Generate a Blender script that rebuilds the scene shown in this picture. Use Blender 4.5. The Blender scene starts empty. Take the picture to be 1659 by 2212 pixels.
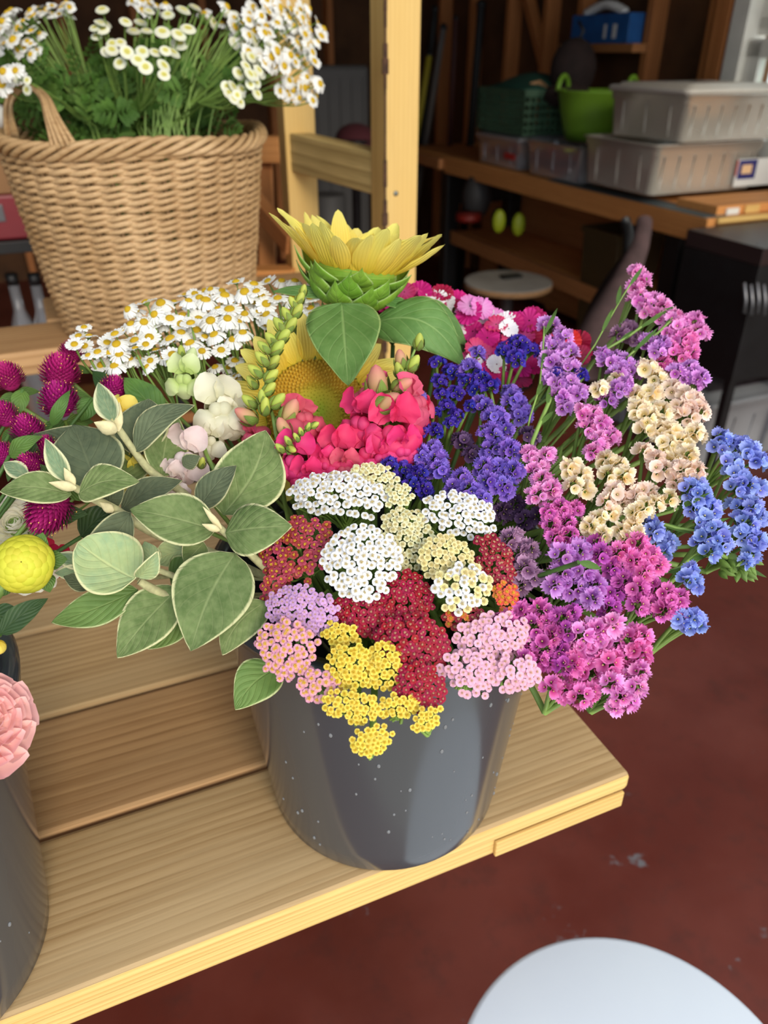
import bpy, math, random
from math import sin, cos, pi, radians, sqrt, atan2, tan
from mathutils import Vector as V, Matrix, Quaternion, noise as mnoise
random.seed(7)
RND = random.Random(11)
sc = bpy.context.scene
COL = sc.collection

# ------------------------------------------------------------------ camera
F = 1662.0; PITCH = radians(31); H = 1.43
cam = bpy.data.cameras.new('camera'); cam.sensor_fit = 'VERTICAL'; cam.sensor_height = 34.6
cam.lens = F / 2212 * 34.6
cam.clip_start = 0.02; cam.clip_end = 60
co = bpy.data.objects.new('camera', cam); COL.objects.link(co)
co.location = (0, 0, H); co.rotation_euler = (pi / 2 - PITCH, 0, 0)
cam.dof.use_dof = True; cam.dof.focus_distance = 0.47; cam.dof.aperture_fstop = 7.5
sc.camera = co
# ------------------------------------------------------------------ light
A = radians(23.2)                      # the garage and its furniture are turned by this angle
w = bpy.data.worlds.new('sky'); sc.world = w; w.use_nodes = True
bg = w.node_tree.nodes['Background']
bg.inputs[0].default_value = (0.86, 0.93, 1.0, 1); bg.inputs[1].default_value = 1.42
sun = bpy.data.lights.new('sun', 'SUN'); sun.energy = 1.75; sun.angle = radians(22); sun.color = (1.0, 0.89, 0.72)
so = bpy.data.objects.new('sun', sun); COL.objects.link(so)
so.location = (1, -3, 3)
_d = V((-0.42, 0.86, -0.42)).normalized()          # travelling direction of the light
so.rotation_euler = _d.to_track_quat('-Z', 'Y').to_euler()
vs = sc.view_settings
vs.view_transform = 'Standard'; vs.look = 'None'; vs.gamma = 1.0; vs.exposure = 0.15
vs.use_curve_mapping = False
try:
    sc.cycles.max_bounces = 8; sc.cycles.transparent_max_bounces = 8
except Exception: pass

# ------------------------------------------------------------------ points
RIGHT = V((1, 0, 0)); FWD = V((0, cos(PITCH), -sin(PITCH))); UP = V((0, sin(PITCH), cos(PITCH)))
CAM = V((0, 0, H)); ZUP = V((0, 0, 1))
def P(x, y, d): return CAM + FWD * d + RIGHT * ((x - 829.5) / F * d) - UP * ((y - 1106) / F * d)
def PZ(x, y, z):
    r = FWD + RIGHT * ((x - 829.5) / F) - UP * ((y - 1106) / F)
    return CAM + r * ((z - H) / r.z)
def W(u, v, z=0): return V((u * cos(A) - v * sin(A), u * sin(A) + v * cos(A), z))
def PV(x, y, v):                        # pixel ray meets the room plane v = const
    r = FWD + RIGHT * ((x - 829.5) / F) - UP * ((y - 1106) / F)
    rv = -r.x * sin(A) + r.y * cos(A)
    p = CAM + r * (v / rv); return (p.x * cos(A) + p.y * sin(A), v, p.z)
def PU(x, y, u):
    r = FWD + RIGHT * ((x - 829.5) / F) - UP * ((y - 1106) / F)
    ru = r.x * cos(A) + r.y * sin(A)
    p = CAM + r * (u / ru); return (u, -p.x * sin(A) + p.y * cos(A), p.z)
_DK = [(430, .70), (600, .62), (750, .575), (900, .525), (1050, .475), (1200, .45), (1400, .43), (1700, .41)]
def D(y):
    for (a, da), (b, db) in zip(_DK, _DK[1:]):
        if y <= b: return da + (db - da) * max(0, (y - a)) / (b - a)
    return .41
T = 0.881                                # bench top height
BC = V((0, 0.464, T)); LBC = V((-0.338, 0.304, T))

# ------------------------------------------------------------------ materials
def lin(c): 
    return tuple(((v / 255) / 12.92 if v <= 10.3 else ((v / 255 + .055) / 1.055) ** 2.4) for v in c) + (1,)
class NT:
    def __init__(s, name):
        s.m = bpy.data.materials.new(name); s.m.use_nodes = True
        s.t = s.m.node_tree; s.n = s.t.nodes; s.b = s.n['Principled BSDF']; s.out = s.n['Material Output']
    def new(s, k, **kw):
        x = s.n.new(k)
        for a, b in kw.items(): setattr(x, a, b)
        return x
    def link(s, a, b): s.t.links.new(a, b)
    def val(s, i, v):
        if hasattr(v, 'is_output'): s.link(v, i)
        else: i.default_value = v
    def M(s, op, a, b=0.0, c=None):
        x = s.new('ShaderNodeMath', operation=op); s.val(x.inputs[0], a); s.val(x.inputs[1], b)
        if c is not None: s.val(x.inputs[2], c)
        return x.outputs[0]
    def mix(s, f, a, b, bt='MIX'):
        x = s.new('ShaderNodeMix', data_type='RGBA', blend_type=bt)
        s.val(x.inputs[0], f); s.val(x.inputs[6], a); s.val(x.inputs[7], b); return x.outputs[2]
    def step(s, v, lo, hi):
        x = s.new('ShaderNodeMapRange'); s.val(x.inputs[0], v)
        x.inputs[1].default_value = lo; x.inputs[2].default_value = hi; return x.outputs[0]
    def uv(s):
        x = s.new('ShaderNodeUVMap'); y = s.new('ShaderNodeSeparateXYZ'); s.link(x.outputs[0], y.inputs[0])
        return y.outputs[0], y.outputs[1]
    def objc(s, sc=(1, 1, 1), loc=(0, 0, 0)):
        x = s.new('ShaderNodeTexCoord'); y = s.new('ShaderNodeMapping'); s.link(x.outputs['Object'], y.inputs[0])
        y.inputs['Scale'].default_value = sc; y.inputs['Location'].default_value = loc; return y.outputs[0]
    def noise(s, scale, vec=None, det=3.0, rough=.5):
        x = s.new('ShaderNodeTexNoise'); x.inputs['Scale'].default_value = scale; x.inputs['Detail'].default_value = det
        x.inputs['Roughness'].default_value = rough
        if vec is not None: s.link(vec, x.inputs['Vector'])
        return x.outputs[0]
    def bump(s, h, strength=.3, dist=.001):
        x = s.new('ShaderNodeBump'); x.inputs['Strength'].default_value = strength; x.inputs['Distance'].default_value = dist
        s.link(h, x.inputs['Height']); s.link(x.outputs[0], s.b.inputs['Normal']); return x
    def vary(s, col, amt, hue=0.0):
        if amt <= 0: return col
        oi = s.new('ShaderNodeObjectInfo'); hs = s.new('ShaderNodeHueSaturation')
        s.val(hs.inputs['Color'], col)
        s.link(s.M('MULTIPLY_ADD', oi.outputs['Random'], 2 * amt, 1 - amt), hs.inputs['Value'])
        r2 = s.M('FRACT', s.M('MULTIPLY', oi.outputs['Random'], 17.3), 0)
        s.link(s.M('MULTIPLY_ADD', r2, 2 * hue, .5 - hue), hs.inputs['Hue']); return hs.outputs[0]
    def fin(s, col, rough=.6, spec=.5, trans=0.0, metal=0.0, coat=0.0):
        s.val(s.b.inputs['Base Color'], col); s.val(s.b.inputs['Roughness'], rough)
        s.b.inputs['Specular IOR Level'].default_value = spec; s.b.inputs['Metallic'].default_value = metal
        s.b.inputs['Coat Weight'].default_value = coat
        if trans > 0:
            tr = s.new('ShaderNodeBsdfTranslucent'); s.val(tr.inputs[0], col)
            mx = s.new('ShaderNodeMixShader'); mx.inputs[0].default_value = trans
            s.link(s.b.outputs[0], mx.inputs[1]); s.link(tr.outputs[0], mx.inputs[2]); s.link(mx.outputs[0], s.out.inputs[0])
        return s.m
def plain(name, c, rough=.6, spec=.5, nscale=0, namt=.15, bump=0, metal=0.0, coat=0.0, var=0.0, trans=0.0, hue=0.0):
    s = NT(name); col = lin(c)
    if nscale:
        n = s.noise(nscale, s.objc()); d = tuple(v * (1 - namt) for v in col[:3]) + (1,); l = tuple(min(1, v * (1 + namt)) for v in col[:3]) + (1,)
        col = s.mix(s.step(n, .3, .7), d, l)
        if bump: s.bump(n, bump)
    return s.fin(s.vary(col, var, hue) if var else col, rough, spec, trans, metal, coat)
def petal(name, cbase, ctip, var=.12, hue=.012, trans=.25, rough=.55, streak=0.0, lo=0.0, hi=1.0):
    """colour runs from the petal's base to its tip along UV x"""
    s = NT(name); x, y = s.uv()
    col = s.mix(s.step(x, lo, hi), lin(cbase), lin(ctip))
    if streak:
        wv = s.M('SINE', s.M('MULTIPLY', y, 44), 0)
        col = s.mix(s.M('MULTIPLY', s.step(wv, .2, 1), streak), col, tuple(v * .62 for v in lin(cbase)[:3]) + (1,))
        s.bump(wv, .35, .0006)
    return s.fin(s.vary(col, var, hue), rough, .35, trans)
def leafmat(name, c, cvein, crim=None, rimw=.06, veins=7, vamt=.5, fuzz=0.0, rough=.6, var=.12, under=None, trans=.15, bumps=.5, spec=.4, slant=6.0, mid=.018, c2=None):
    s = NT(name); x, y = s.uv()
    a = s.M('ABSOLUTE', s.M('SUBTRACT', y, .5), 0)
    nz = s.noise(9, None)
    n2 = s.noise(260, s.objc())
    ph = s.M('SUBTRACT', s.M('MULTIPLY', x, veins), s.M('MULTIPLY', a, slant))
    wv = s.M('ABSOLUTE', s.M('SUBTRACT', s.M('FRACT', ph, 0), .5), 0)
    sv = s.M('SUBTRACT', 1.0, s.step(wv, .0, .09)); mr = s.M('SUBTRACT', 1.0, s.step(a, mid * .4, mid * 1.6))
    vein = s.M('MAXIMUM', s.M('MULTIPLY', sv, .55), mr)
    base = lin(c); 
    base = s.mix(s.step(s.noise(60, s.objc()), .35, .7), base, lin(c2) if c2 else tuple(v * 1.25 for v in base[:3]) + (1,))
    if fuzz: base = s.mix(s.M('MULTIPLY', s.step(n2, .35, .7), fuzz), base, lin(cvein))
    col = s.mix(s.M('MULTIPLY', vein, vamt), base, lin(cvein))
    if crim:
        rm = s.step(s.M('ADD', a, s.M('MULTIPLY', s.noise(700, s.objc()), .02)), .5 - rimw, .5 - rimw * .3)
        col = s.mix(rm, col, lin(crim))
    if under:
        g = s.new('ShaderNodeNewGeometry'); col = s.mix(g.outputs['Backfacing'], col, lin(under))
    hgt = s.M('SUBTRACT', s.M('MULTIPLY', n2, .25), s.M('MULTIPLY', vein, .8))
    s.bump(s.M('ADD', hgt, s.M('MULTIPLY', wv, .8)), bumps, .0012)
    return s.fin(s.vary(col, var, .008), rough, spec, trans)
def wood(name, c1, c2, c3=None, rough=.65, ring=34, off=(0, .09, .31), dist=3.0, lines=.7, knots=0, seed=0.0, fine=.25):
    s = NT(name); v = s.objc((.14, 1, 1), (seed, off[1], off[2]))
    wv = s.new('ShaderNodeTexWave', wave_type='RINGS', rings_direction='X', wave_profile='SAW')
    wv.inputs['Scale'].default_value = ring; wv.inputs['Distortion'].default_value = dist
    wv.inputs['Detail'].default_value = 2; wv.inputs['Detail Scale'].default_value = .6
    s.link(v, wv.inputs[0])
    f = s.noise(55, s.objc((.05, 1, 1), (seed * 3, 0, 0)), 5, .7)
    g = s.noise(420, s.objc((.03, 1, 1)), 2)
    big = s.noise(5, s.objc((.6, 2.5, 2.5), (seed, 0, 0)))
    r = s.M('POWER', wv.outputs[1], 2.0)
    col = s.mix(s.M('MULTIPLY', r, lines), lin(c1), lin(c2))
    col = s.mix(s.M('MULTIPLY', s.step(f, .42, .68), fine * 2), col, lin(c2))
    col = s.mix(s.M('MULTIPLY', s.step(g, .5, .7), fine), col, tuple(v_ * .7 for v_ in lin(c2)[:3]) + (1,))
    if c3: col = s.mix(s.M('MULTIPLY', s.step(big, .45, .7), .6), col, lin(c3))
    if knots:
        vo = s.new('ShaderNodeTexVoronoi'); vo.inputs['Scale'].default_value = knots; s.link(s.objc((.6, 1, 1), (seed, .13, 0)), vo.inputs[0])
        col = s.mix(s.M('SUBTRACT', 1.0, s.step(vo.outputs[0], .02, .06)), col, lin((74, 58, 44)))
    s.bump(s.M('ADD', r, s.M('MULTIPLY', g, .5)), .35, .0008)
    return s.fin(col, rough, .35)

M = {}
M['plank'] = wood('weathered_pine_plank', (212, 178, 130), (166, 130, 84), (200, 172, 130), ring=44, knots=3, seed=.3, dist=2.6, off=(0, .2, .12), lines=.85, fine=.3)
M['plank2'] = wood('weathered_pine_plank_b', (208, 166, 118), (158, 116, 74), (196, 160, 116), ring=30, knots=2.5, seed=2.7, off=(0, .22, .12), lines=.8, fine=.3)
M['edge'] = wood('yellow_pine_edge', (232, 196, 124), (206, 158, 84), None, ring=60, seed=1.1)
M['post'] = wood('yellow_pine_post', (226, 192, 122), (205, 164, 94), (222, 182, 106), ring=36, seed=4.2, dist=1.2, lines=.55, fine=.18)
M['rail'] = wood('greenish_pine_rail', (222, 196, 134), (154, 126, 74), (174, 154, 100), ring=14, seed=5.2, dist=5)
M['dimwood'] = wood('reddish_framing_wood', (196, 132, 80), (150, 96, 54), (176, 118, 70), ring=22, seed=6)
M['bench_wood'] = wood('orange_bench_wood', (226, 158, 92), (190, 122, 64), (210, 144, 82), ring=20, seed=8)
M['bark'] = plain('bark_strip', (70, 46, 32), .9, nscale=90, namt=.5, bump=.8)
M['screw'] = plain('screw_metal', (120, 124, 120), .4, metal=.9)

# ------------------------------------------------------------------ mesh builder
class MB:
    def __init__(s): s.v = []; s.f = []; s.mi = []; s.uv = []
    def add(s, vs, fs, mi=0, uvs=None):
        o = len(s.v); s.v += [tuple(v) for v in vs]; s.f += [tuple(i + o for i in f) for f in fs]
        s.mi += [mi] * len(fs); s.uv += (uvs if uvs else [(0, 0)] * len(vs)); return s
    def grid(s, pts, nu, nv, mi=0, uvs=None, wrap=False):
        fs = []
        for i in range(nu - 1):
            for j in range(nv - (0 if wrap else 1)):
                k = (j + 1) % nv; fs.append((i * nv + j, (i + 1) * nv + j, (i + 1) * nv + k, i * nv + k))
        return s.add(pts, fs, mi, uvs)
    def tube(s, pts, r, n=6, mi=0, cap=True):
        pts = [V(p) for p in pts]; m = len(pts)
        rr = r if isinstance(r, (list, tuple)) else [r] * m
        ref = None; out = []; uvs = []
        for i, p in enumerate(pts):
            t = (pts[min(i + 1, m - 1)] - pts[max(i - 1, 0)])
            t = t.normalized() if t.length > 1e-9 else V((0, 0, 1))
            if ref is None:
                ref = t.cross(V((.31, .2, .93)));  ref = ref if ref.length > .05 else t.cross(V((1, 0, 0)))
            ref = (ref - t * ref.dot(t)).normalized(); b = t.cross(ref)
            for j in range(n):
                a = 2 * pi * j / n; out.append(p + (ref * cos(a) + b * sin(a)) * rr[i]); uvs.append((i / max(1, m - 1), j / n))
        s.grid(out, m, n, mi, uvs, True)
        if cap:
            o = len(s.v) - len(out); s.f.append(tuple(o + j for j in range(n))[::-1]); s.mi.append(mi)
            s.f.append(tuple(o + (m - 1) * n + j for j in range(n))); s.mi.append(mi)
        return s
    def lathe(s, prof, n=32, mi=0, c=V((0, 0, 0)), close=False, fn=None):
        out = []; uvs = []; m = len(prof)
        for i, (r, z) in enumerate(prof):
            for j in range(n):
                a = 2 * pi * j / n; q = fn(r, z, a, i) if fn else (r * cos(a), r * sin(a), z)
                out.append(c + V(q)); uvs.append((i / max(1, m - 1), j / n))
        return s.grid(out, m, n, mi, uvs, True)
    def ball(s, c, r, n=8, m=6, mi=0, R=None, sq=(1, 1, 1)):
        pts = []; uvs = []
        for i in range(m + 1):
            t = pi * i / m
            for j in range(n):
                a = 2 * pi * j / n; q = V((sin(t) * cos(a) * sq[0], sin(t) * sin(a) * sq[1], cos(t) * sq[2])) * r
                if R is not None: q = R @ q
                pts.append(V(c) + q); uvs.append((i / m, j / n))
        return s.grid(pts, m + 1, n, mi, uvs, True)
    def box(s, c, sz, R=None, mi=0):
        x, y, z = (k / 2 for k in sz); c = V(c)
        vs = [V((a, b, d)) for a in (-x, x) for b in (-y, y) for d in (-z, z)]
        if R is not None: vs = [R @ q for q in vs]
        return s.add([c + q for q in vs], [(0, 1, 3, 2), (4, 6, 7, 5), (0, 4, 5, 1), (2, 3, 7, 6), (0, 2, 6, 4), (1, 5, 7, 3)], mi)
    def mesh(s, name, mats, smooth=True, off=None):
        me = bpy.data.meshes.new(name)
        vv = s.v if off is None else [(a - off[0], b - off[1], c - off[2]) for a, b, c in s.v]
        me.from_pydata(vv, [], s.f)
        for m in mats: me.materials.append(m)
        me.polygons.foreach_set('material_index', s.mi)
        if smooth: me.polygons.foreach_set('use_smooth', [True] * len(s.f))
        ul = me.uv_layers.new(name='UVMap'); li = [0] * len(me.loops); me.loops.foreach_get('vertex_index', li)
        fl = []
        for i in li: fl += s.uv[i]
        ul.data.foreach_set('uv', fl); me.update(); return me
def tag(o, label, cat, group=None, kind=None):
    if label: o['label'] = label
    if cat: o['category'] = cat
    if group: o['group'] = group
    if kind: o['kind'] = kind
    return o
def empty(name, loc, label, cat, group=None):
    o = bpy.data.objects.new(name, None); COL.objects.link(o); o.location = loc; o.empty_display_size = .02
    return tag(o, label, cat, group)
def inst(me, name, par, pos=None, R=None, s=1.0, label=None):
    o = bpy.data.objects.new(name, me); COL.objects.link(o)
    if par is not None: o.parent = par
    if pos is not None:
        off = V(pos) - (V(par['_o']) if par is not None and '_o' in par else (par.location if par is not None else V((0, 0, 0))))
        o.matrix_local = Matrix.Translation(off) @ (R.to_4x4() if R is not None else Matrix.Identity(4)) @ Matrix.Diagonal((s, s, s, 1) if not isinstance(s, tuple) else s + (1,))
    if label: o['label'] = label
    return o
def obj(name, mb, mats, par=None, smooth=True, bevel=0, solid=0, sub=0):
    """mesh given in world coordinates; child of par (an unrotated thing) or top-level"""
    if not isinstance(mats, (list, tuple)): mats = [mats]
    off = par.location if par is not None else None
    if par is None:
        n = len(mb.v); off = V((sum(v[0] for v in mb.v) / n, sum(v[1] for v in mb.v) / n, min(v[2] for v in mb.v)))
    me = mb.mesh(name, mats, smooth, off); o = bpy.data.objects.new(name, me); COL.objects.link(o)
    if par is not None: o.parent = par
    else: o.location = off
    mods(o, bevel, solid, sub); return o
def mods(o, bevel=0, solid=0, sub=0):
    if sub: m = o.modifiers.new('s', 'SUBSURF'); m.levels = m.render_levels = sub
    if solid: m = o.modifiers.new('t', 'SOLIDIFY'); m.thickness = solid; m.offset = 0
    if bevel:
        m = o.modifiers.new('b', 'BEVEL'); m.width = bevel; m.segments = 2; m.limit_method = 'ANGLE'; m.harden_normals = False
RZ = Matrix.Rotation(A, 3, 'Z')
def rbox(name, u0, u1, v0, v1, z0, z1, mat, par=None, bevel=.002, axis='u', kind=None, extra=None, tilt=None):
    """a box lined up with the garage; its own x axis runs along `axis` so the grain does too"""
    c = W((u0 + u1) / 2, (v0 + v1) / 2, (z0 + z1) / 2); sz = [u1 - u0, v1 - v0, z1 - z0]
    R = RZ.copy()
    if axis == 'v': R = RZ @ Matrix.Rotation(pi / 2, 3, 'Z'); sz = [sz[1], sz[0], sz[2]]
    if axis == 'z': R = RZ @ Matrix.Rotation(-pi / 2, 3, 'Y'); sz = [sz[2], sz[1], sz[0]]
    if tilt is not None: R = tilt @ R
    mb = MB().box((0, 0, 0), sz)
    me = mb.mesh(name, mat if isinstance(mat, list) else [mat], False); o = bpy.data.objects.new(name, me); COL.objects.link(o)
    if par is not None: o.parent = par; o.matrix_local = Matrix.Translation(c - par.location) @ R.to_4x4()
    else: o.matrix_local = Matrix.Translation(c) @ R.to_4x4()
    if kind: o['kind'] = kind
    mods(o, bevel=bevel); return o
def frame(n, spin=0.0):
    """rotation whose z axis is n"""
    n = V(n).normalized(); q = ZUP.rotation_difference(n).to_matrix() if n.z > -.999 else Matrix.Rotation(pi, 3, 'X')
    return q @ Matrix.Rotation(spin, 3, 'Z')
def bez(p0, p1, p2, n=10):
    p0, p1, p2 = V(p0), V(p1), V(p2)
    return [p0 * (1 - t) ** 2 + p1 * 2 * t * (1 - t) + p2 * t * t for t in [i / (n - 1) for i in range(n)]]
def jit(s): return V((RND.gauss(0, s), RND.gauss(0, s), RND.gauss(0, s)))

# ------------------------------------------------------------------ the garage
M['floor'] = None
s = NT('worn_red_painted_concrete')
n1 = s.noise(3.2, s.objc(), 5, .6); n2 = s.noise(14, s.objc(), 6, .7); n3 = s.noise(55, s.objc(), 3)
c = s.mix(s.step(n1, .35, .65), lin((100, 42, 32)), lin((118, 58, 48)))
c = s.mix(s.M('MULTIPLY', s.step(n2, .52, .75), .5), c, lin((66, 40, 34)))
sp = s.M('MULTIPLY', s.step(s.noise(7, s.objc((1, 1, 1), (3, 1, 0)), 5, .75), .65, .69), s.step(n3, .4, .6))
c = s.mix(sp, c, lin((120, 118, 122)))
s.bump(n2, .15, .002)
M['floor'] = s.fin(c, s.M('MULTIPLY_ADD', n2, .3, .32), .5)
M['ground'] = plain('pale_gravel_drive', (176, 168, 154), .95, nscale=40, namt=.2)
M['sheath'] = plain('dark_wall_sheathing', (92, 60, 34), .85, nscale=5, namt=.35)
M['stud'] = wood('wall_stud_wood', (206, 134, 78), (160, 98, 54), (184, 118, 70), ring=18, seed=3)
M['ceil'] = plain('garage_ceiling_board', (96, 76, 56), .9, nscale=4)
M['white_trim'] = plain('white_window_paint', (238, 234, 224), .5, nscale=12, namt=.06)
def plane_obj(name, u0, u1, v0, v1, z0, z1, mat):
    return rbox(name, u0, u1, v0, v1, z0, z1, mat, bevel=0, kind='structure')
plane_obj('floor', -2.6, 3.0, -.1, 6.3, -.1, 0, M['floor'])
plane_obj('trim_0', -7, 8, -7, -.1, -.12, -.02, M['ground'])  # unseen ground outside the open front, put in to bounce light indoors
plane_obj('ceiling', -2.6, 3.0, .35, 6.3, 2.6, 2.7, M['ceil'])
plane_obj('wall_left', -2.7, -2.6, .35, 6.3, 0, 2.6, M['sheath'])
plane_obj('wall_back', -2.6, 3.0, 6.2, 6.3, 0, 2.6, M['sheath'])
# right wall with a window opening
WV0, WV1, WZ0, WZ1 = 1.75, 2.90, 1.12, 2.05
def boxes(name, L, mat, kind):
    mb = MB()
    for (u0, u1, v0, v1, z0, z1) in L: mb.box(W((u0 + u1) / 2, (v0 + v1) / 2, (z0 + z1) / 2), (u1 - u0, v1 - v0, z1 - z0), RZ)
    o = obj(name, mb, mat, smooth=False); o['kind'] = kind; return o
boxes('wall_right', [(2.98, 3.08, -.1, WV0, 0, 2.6), (2.98, 3.08, WV1, 6.3, 0, 2.6), (2.98, 3.08, WV0, WV1, 0, WZ0), (2.98, 3.08, WV0, WV1, WZ1, 2.6)], M['sheath'], 'structure')
# studs on the right wall, one piece of trim each
for i, v in enumerate([3.11, 3.52, 4.09, 4.42, 4.83, 5.3, 5.75, 1.3, .7]):
    rbox('trim_%d' % (i + 1), 2.89, 2.98, v - .022, v + .022, 0, 2.6, M['stud'], axis='z', kind='structure')
rbox('trim_10', 2.86, 2.98, 2.98, 3.06, 0, 2.6, M['stud'], axis='z', kind='structure')
for i, u in enumerate([2.7, 2.2, 1.75, 1.3, .85, .4, -.1]):
    rbox('trim_%d' % (i + 11), u - .022, u + .022, 6.1, 6.2, 0, 2.6, M['stud'], axis='z', kind='structure')
# diagonal let-in brace on the wall between two studs
mb = MB(); a_ = W(2.93, 4.36, 1.25); b_ = W(2.93, 4.86, 1.95)
mb.tube([a_, b_], .04, 4); o = obj('trim_18', mb, M['stud'], smooth=False); o['kind'] = 'structure'
# window
wn = bpy.data.objects.new('window_1', None); COL.objects.link(wn); wn.location = W(2.98, 2.3, WZ0); wn['kind'] = 'structure'
def wpart(name, L, mat):
    mb = MB()
    for (u0, u1, v0, v1, z0, z1) in L: mb.box(W((u0 + u1) / 2, (v0 + v1) / 2, (z0 + z1) / 2), (u1 - u0, v1 - v0, z1 - z0), RZ)
    return obj(name, mb, mat, wn, smooth=False, bevel=.003)
wpart('window_casing', [(2.86, 2.98, WV1 - .03, WV1 + .06, 1.0, 2.15), (2.86, 2.98, WV0 - .1, WV0 + .03, 1.0, 2.15), (2.84, 2.98, WV0, WV1, 1.02, WZ0), (2.86, 2.98, WV0, WV1, WZ1, 2.15)], M['white_trim'])
wpart('upper_sash', [(2.93, 2.97, WV1 - .10, WV1 - .03, 1.50, WZ1), (2.93, 2.97, WV0, WV1 - .03, 1.48, 1.55), (2.93, 2.97, WV0, WV1, WZ1 - .05, WZ1)], M['white_trim'])
wpart('lower_sash', [(2.89, 2.93, WV1 - .11, WV1 - .03, WZ0, 1.46), (2.89, 2.93, WV0, WV1 - .03, 1.40, 1.47), (2.89, 2.93, WV0, WV1 - .03, WZ0, 1.17)], M['white_trim'])
s = NT('window_glass'); s.b.inputs['Transmission Weight'].default_value = 1; s.b.inputs['IOR'].default_value = 1.1
M['glass'] = s.fin((.9, .97, .92, 1), .02)
wpart('window_pane', [(2.945, 2.95, WV0, WV1 - .1, 1.5, WZ1), (2.905, 2.91, WV0, WV1 - .11, 1.17, 1.42)], M['glass'])
# pale shrubbery outside the window
mb = MB()
for i in range(260):
    c = W(RND.uniform(4.2, 4.9), RND.uniform(1.2, 5.0), RND.uniform(.2, 2.3)); mb.ball(c + W(1.2, 0, -.3), RND.uniform(.05, .13), 6, 4, sq=(1, 1, .6))
hed = obj('hedge', mb, plain('hedge_leaf_green', (190, 222, 160), .8, nscale=30, namt=.4)); tag(hed, 'pale green hedge outside the garage window', 'hedge')

# ------------------------------------------------------------------ plank bench (lower tier)
UL = -1.25; UR = .384; VF = .34
bn = empty('plank_bench', W(.0, .55, 0), 'weathered pine plank bench carrying the two black flower buckets', 'bench')
TH = .020
bw = .138
v = VF
for i in range(5):
    v1 = v + bw - .003
    # board with eased corners
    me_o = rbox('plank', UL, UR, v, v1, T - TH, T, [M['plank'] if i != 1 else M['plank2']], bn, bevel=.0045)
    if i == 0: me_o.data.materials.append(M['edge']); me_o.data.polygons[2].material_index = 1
    me_o.data.polygons[1].use_smooth = False
    v += bw + .001
VB = v
rbox('front_rail', UL, UR - .012, VF + .003, VF + .022, T - TH - .020, T - TH - .0012, M['edge'], bn, bevel=.002)
rbox('end_cleat', UR - .136, UR - .004, VF - .001, VF + .0028, T - TH - .0195, T - TH - .0012, M['edge'], bn, bevel=.001)
rbox('end_rail', UR - .04, UR - .014, VF + .023, VB - .01, T - TH - .03, T - TH - .001, M['edge'], bn, axis='v')
rbox('back_rail', UL, UR - .045, VB - .05, VB - .03, T - TH - .09, T - TH - .001, M['edge'], bn)
for (u, vv) in [(-.42, VF + .06), (-.42, VB - .09), (UL + .1, VF + .06), (UL + .1, VB - .09)]:
    rbox('leg', u - .03, u + .03, vv - .02, vv + .02, 0, T - TH - .001, M['edge'], bn, axis='z')
# ------------------------------------------------------------------ upper display stand with posts
T2 = 1.04
st = empty('display_stand', W(.1, 1.5, 0), 'tall pine display stand with bare posts behind the flowers, holding the wicker basket', 'stand')
PB = [P(p, q, 1.32) for p, q in [(792, 250), (830, 250), (903, 250)]]
nu = PB[1].x * cos(A) + PB[1].y * sin(A); nv = -PB[1].x * sin(A) + PB[1].y * cos(A)
PWu, PWv = .066, .062
near = (nu, nu + PWu, nv, nv + PWv)
rbox('post', near[0], near[1], near[2], near[3], 0, 2.35, M['post'], st, axis='z', bevel=.002)
fpt = P(622, 400, 1.62); fu = fpt.x * cos(A) + fpt.y * sin(A); fv = -fpt.x * sin(A) + fpt.y * cos(A)
far = (fu, fu + PWu, fv, fv + PWv * .8)
rbox('post', far[0], far[1], far[2], far[3], 0, 2.35, M['post'], st, axis='z', bevel=.002)
# bark strip on the arris of the near post
mb = MB()
for k in range(60):
    z = .9 + k * .022
    wdt = .0022 + .0025 * max(0, sin(k * 1.7) + sin(k * .6))
    mb.box(W(near[0] + .002, near[2] - .0002, z), (wdt * 1.6, .002, .022), RZ)
obj('bark_strip', mb, M['bark'], st, smooth=False)
mb = MB(); scp = P(855, 418, 1.0); k = nv / (-(scp - CAM).x * sin(A) + (scp - CAM).y * cos(A)); scp = CAM + (scp - CAM) * k
R_ = RZ @ Matrix.Rotation(pi / 2, 3, 'X')
mb.lathe([(0, .0015), (.003, .0015), (.0048, .0005), (.0048, -.001)], 12, 0, V((0, 0, 0))); mb.v = [tuple(scp + R_ @ V(q)) for q in mb.v]
obj('screw', mb, M['screw'], st)
# sloping side: the cross rail sits between the two posts at the same height
zr = P(800, 385, 1.33).z
def beam(name, p0, p1, wd, ht, mat, par, roll=None):
    p0, p1 = V(p0), V(p1); x = (p1 - p0); L = x.length; x.normalize(); y = ZUP.cross(x).normalized(); z = x.cross(y)
    R = Matrix((x, y, z)).transposed(); me = MB().box((0, 0, 0), (L, wd, ht)).mesh(name, [mat], False)
    o = bpy.data.objects.new(name, me); COL.objects.link(o)
    if par is not None: o.parent = par; o.matrix_local = Matrix.Translation((p0 + p1) / 2 - par.location) @ R.to_4x4()
    else: o.matrix_local = Matrix.Translation((p0 + p1) / 2) @ R.to_4x4()
    mods(o, bevel=.003); return o
pr0 = W(near[0] + .03, near[3] - .02, P(800, 385, 1.38).z); pr1 = W(far[0] + .03, far[2] + .01, P(650, 328, 1.6).z)
beam('cross_rail', pr0, pr1, .045, .072, M['rail'], st)
rbox('front_board', -1.3, near[0] - .001, 1.24, 1.385, T2 - .038, T2, M['plank2'], st, bevel=.004)
rbox('back_board', -.02, far[0] - .001, 1.40, 1.545, T2 - .038, T2, M['plank2'], st, bevel=.004)
for u in (-1.2,):
    rbox('post', u, u + .06, 1.3, 1.36, 0, T2 - .04, M['post'], st, axis='z')
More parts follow.
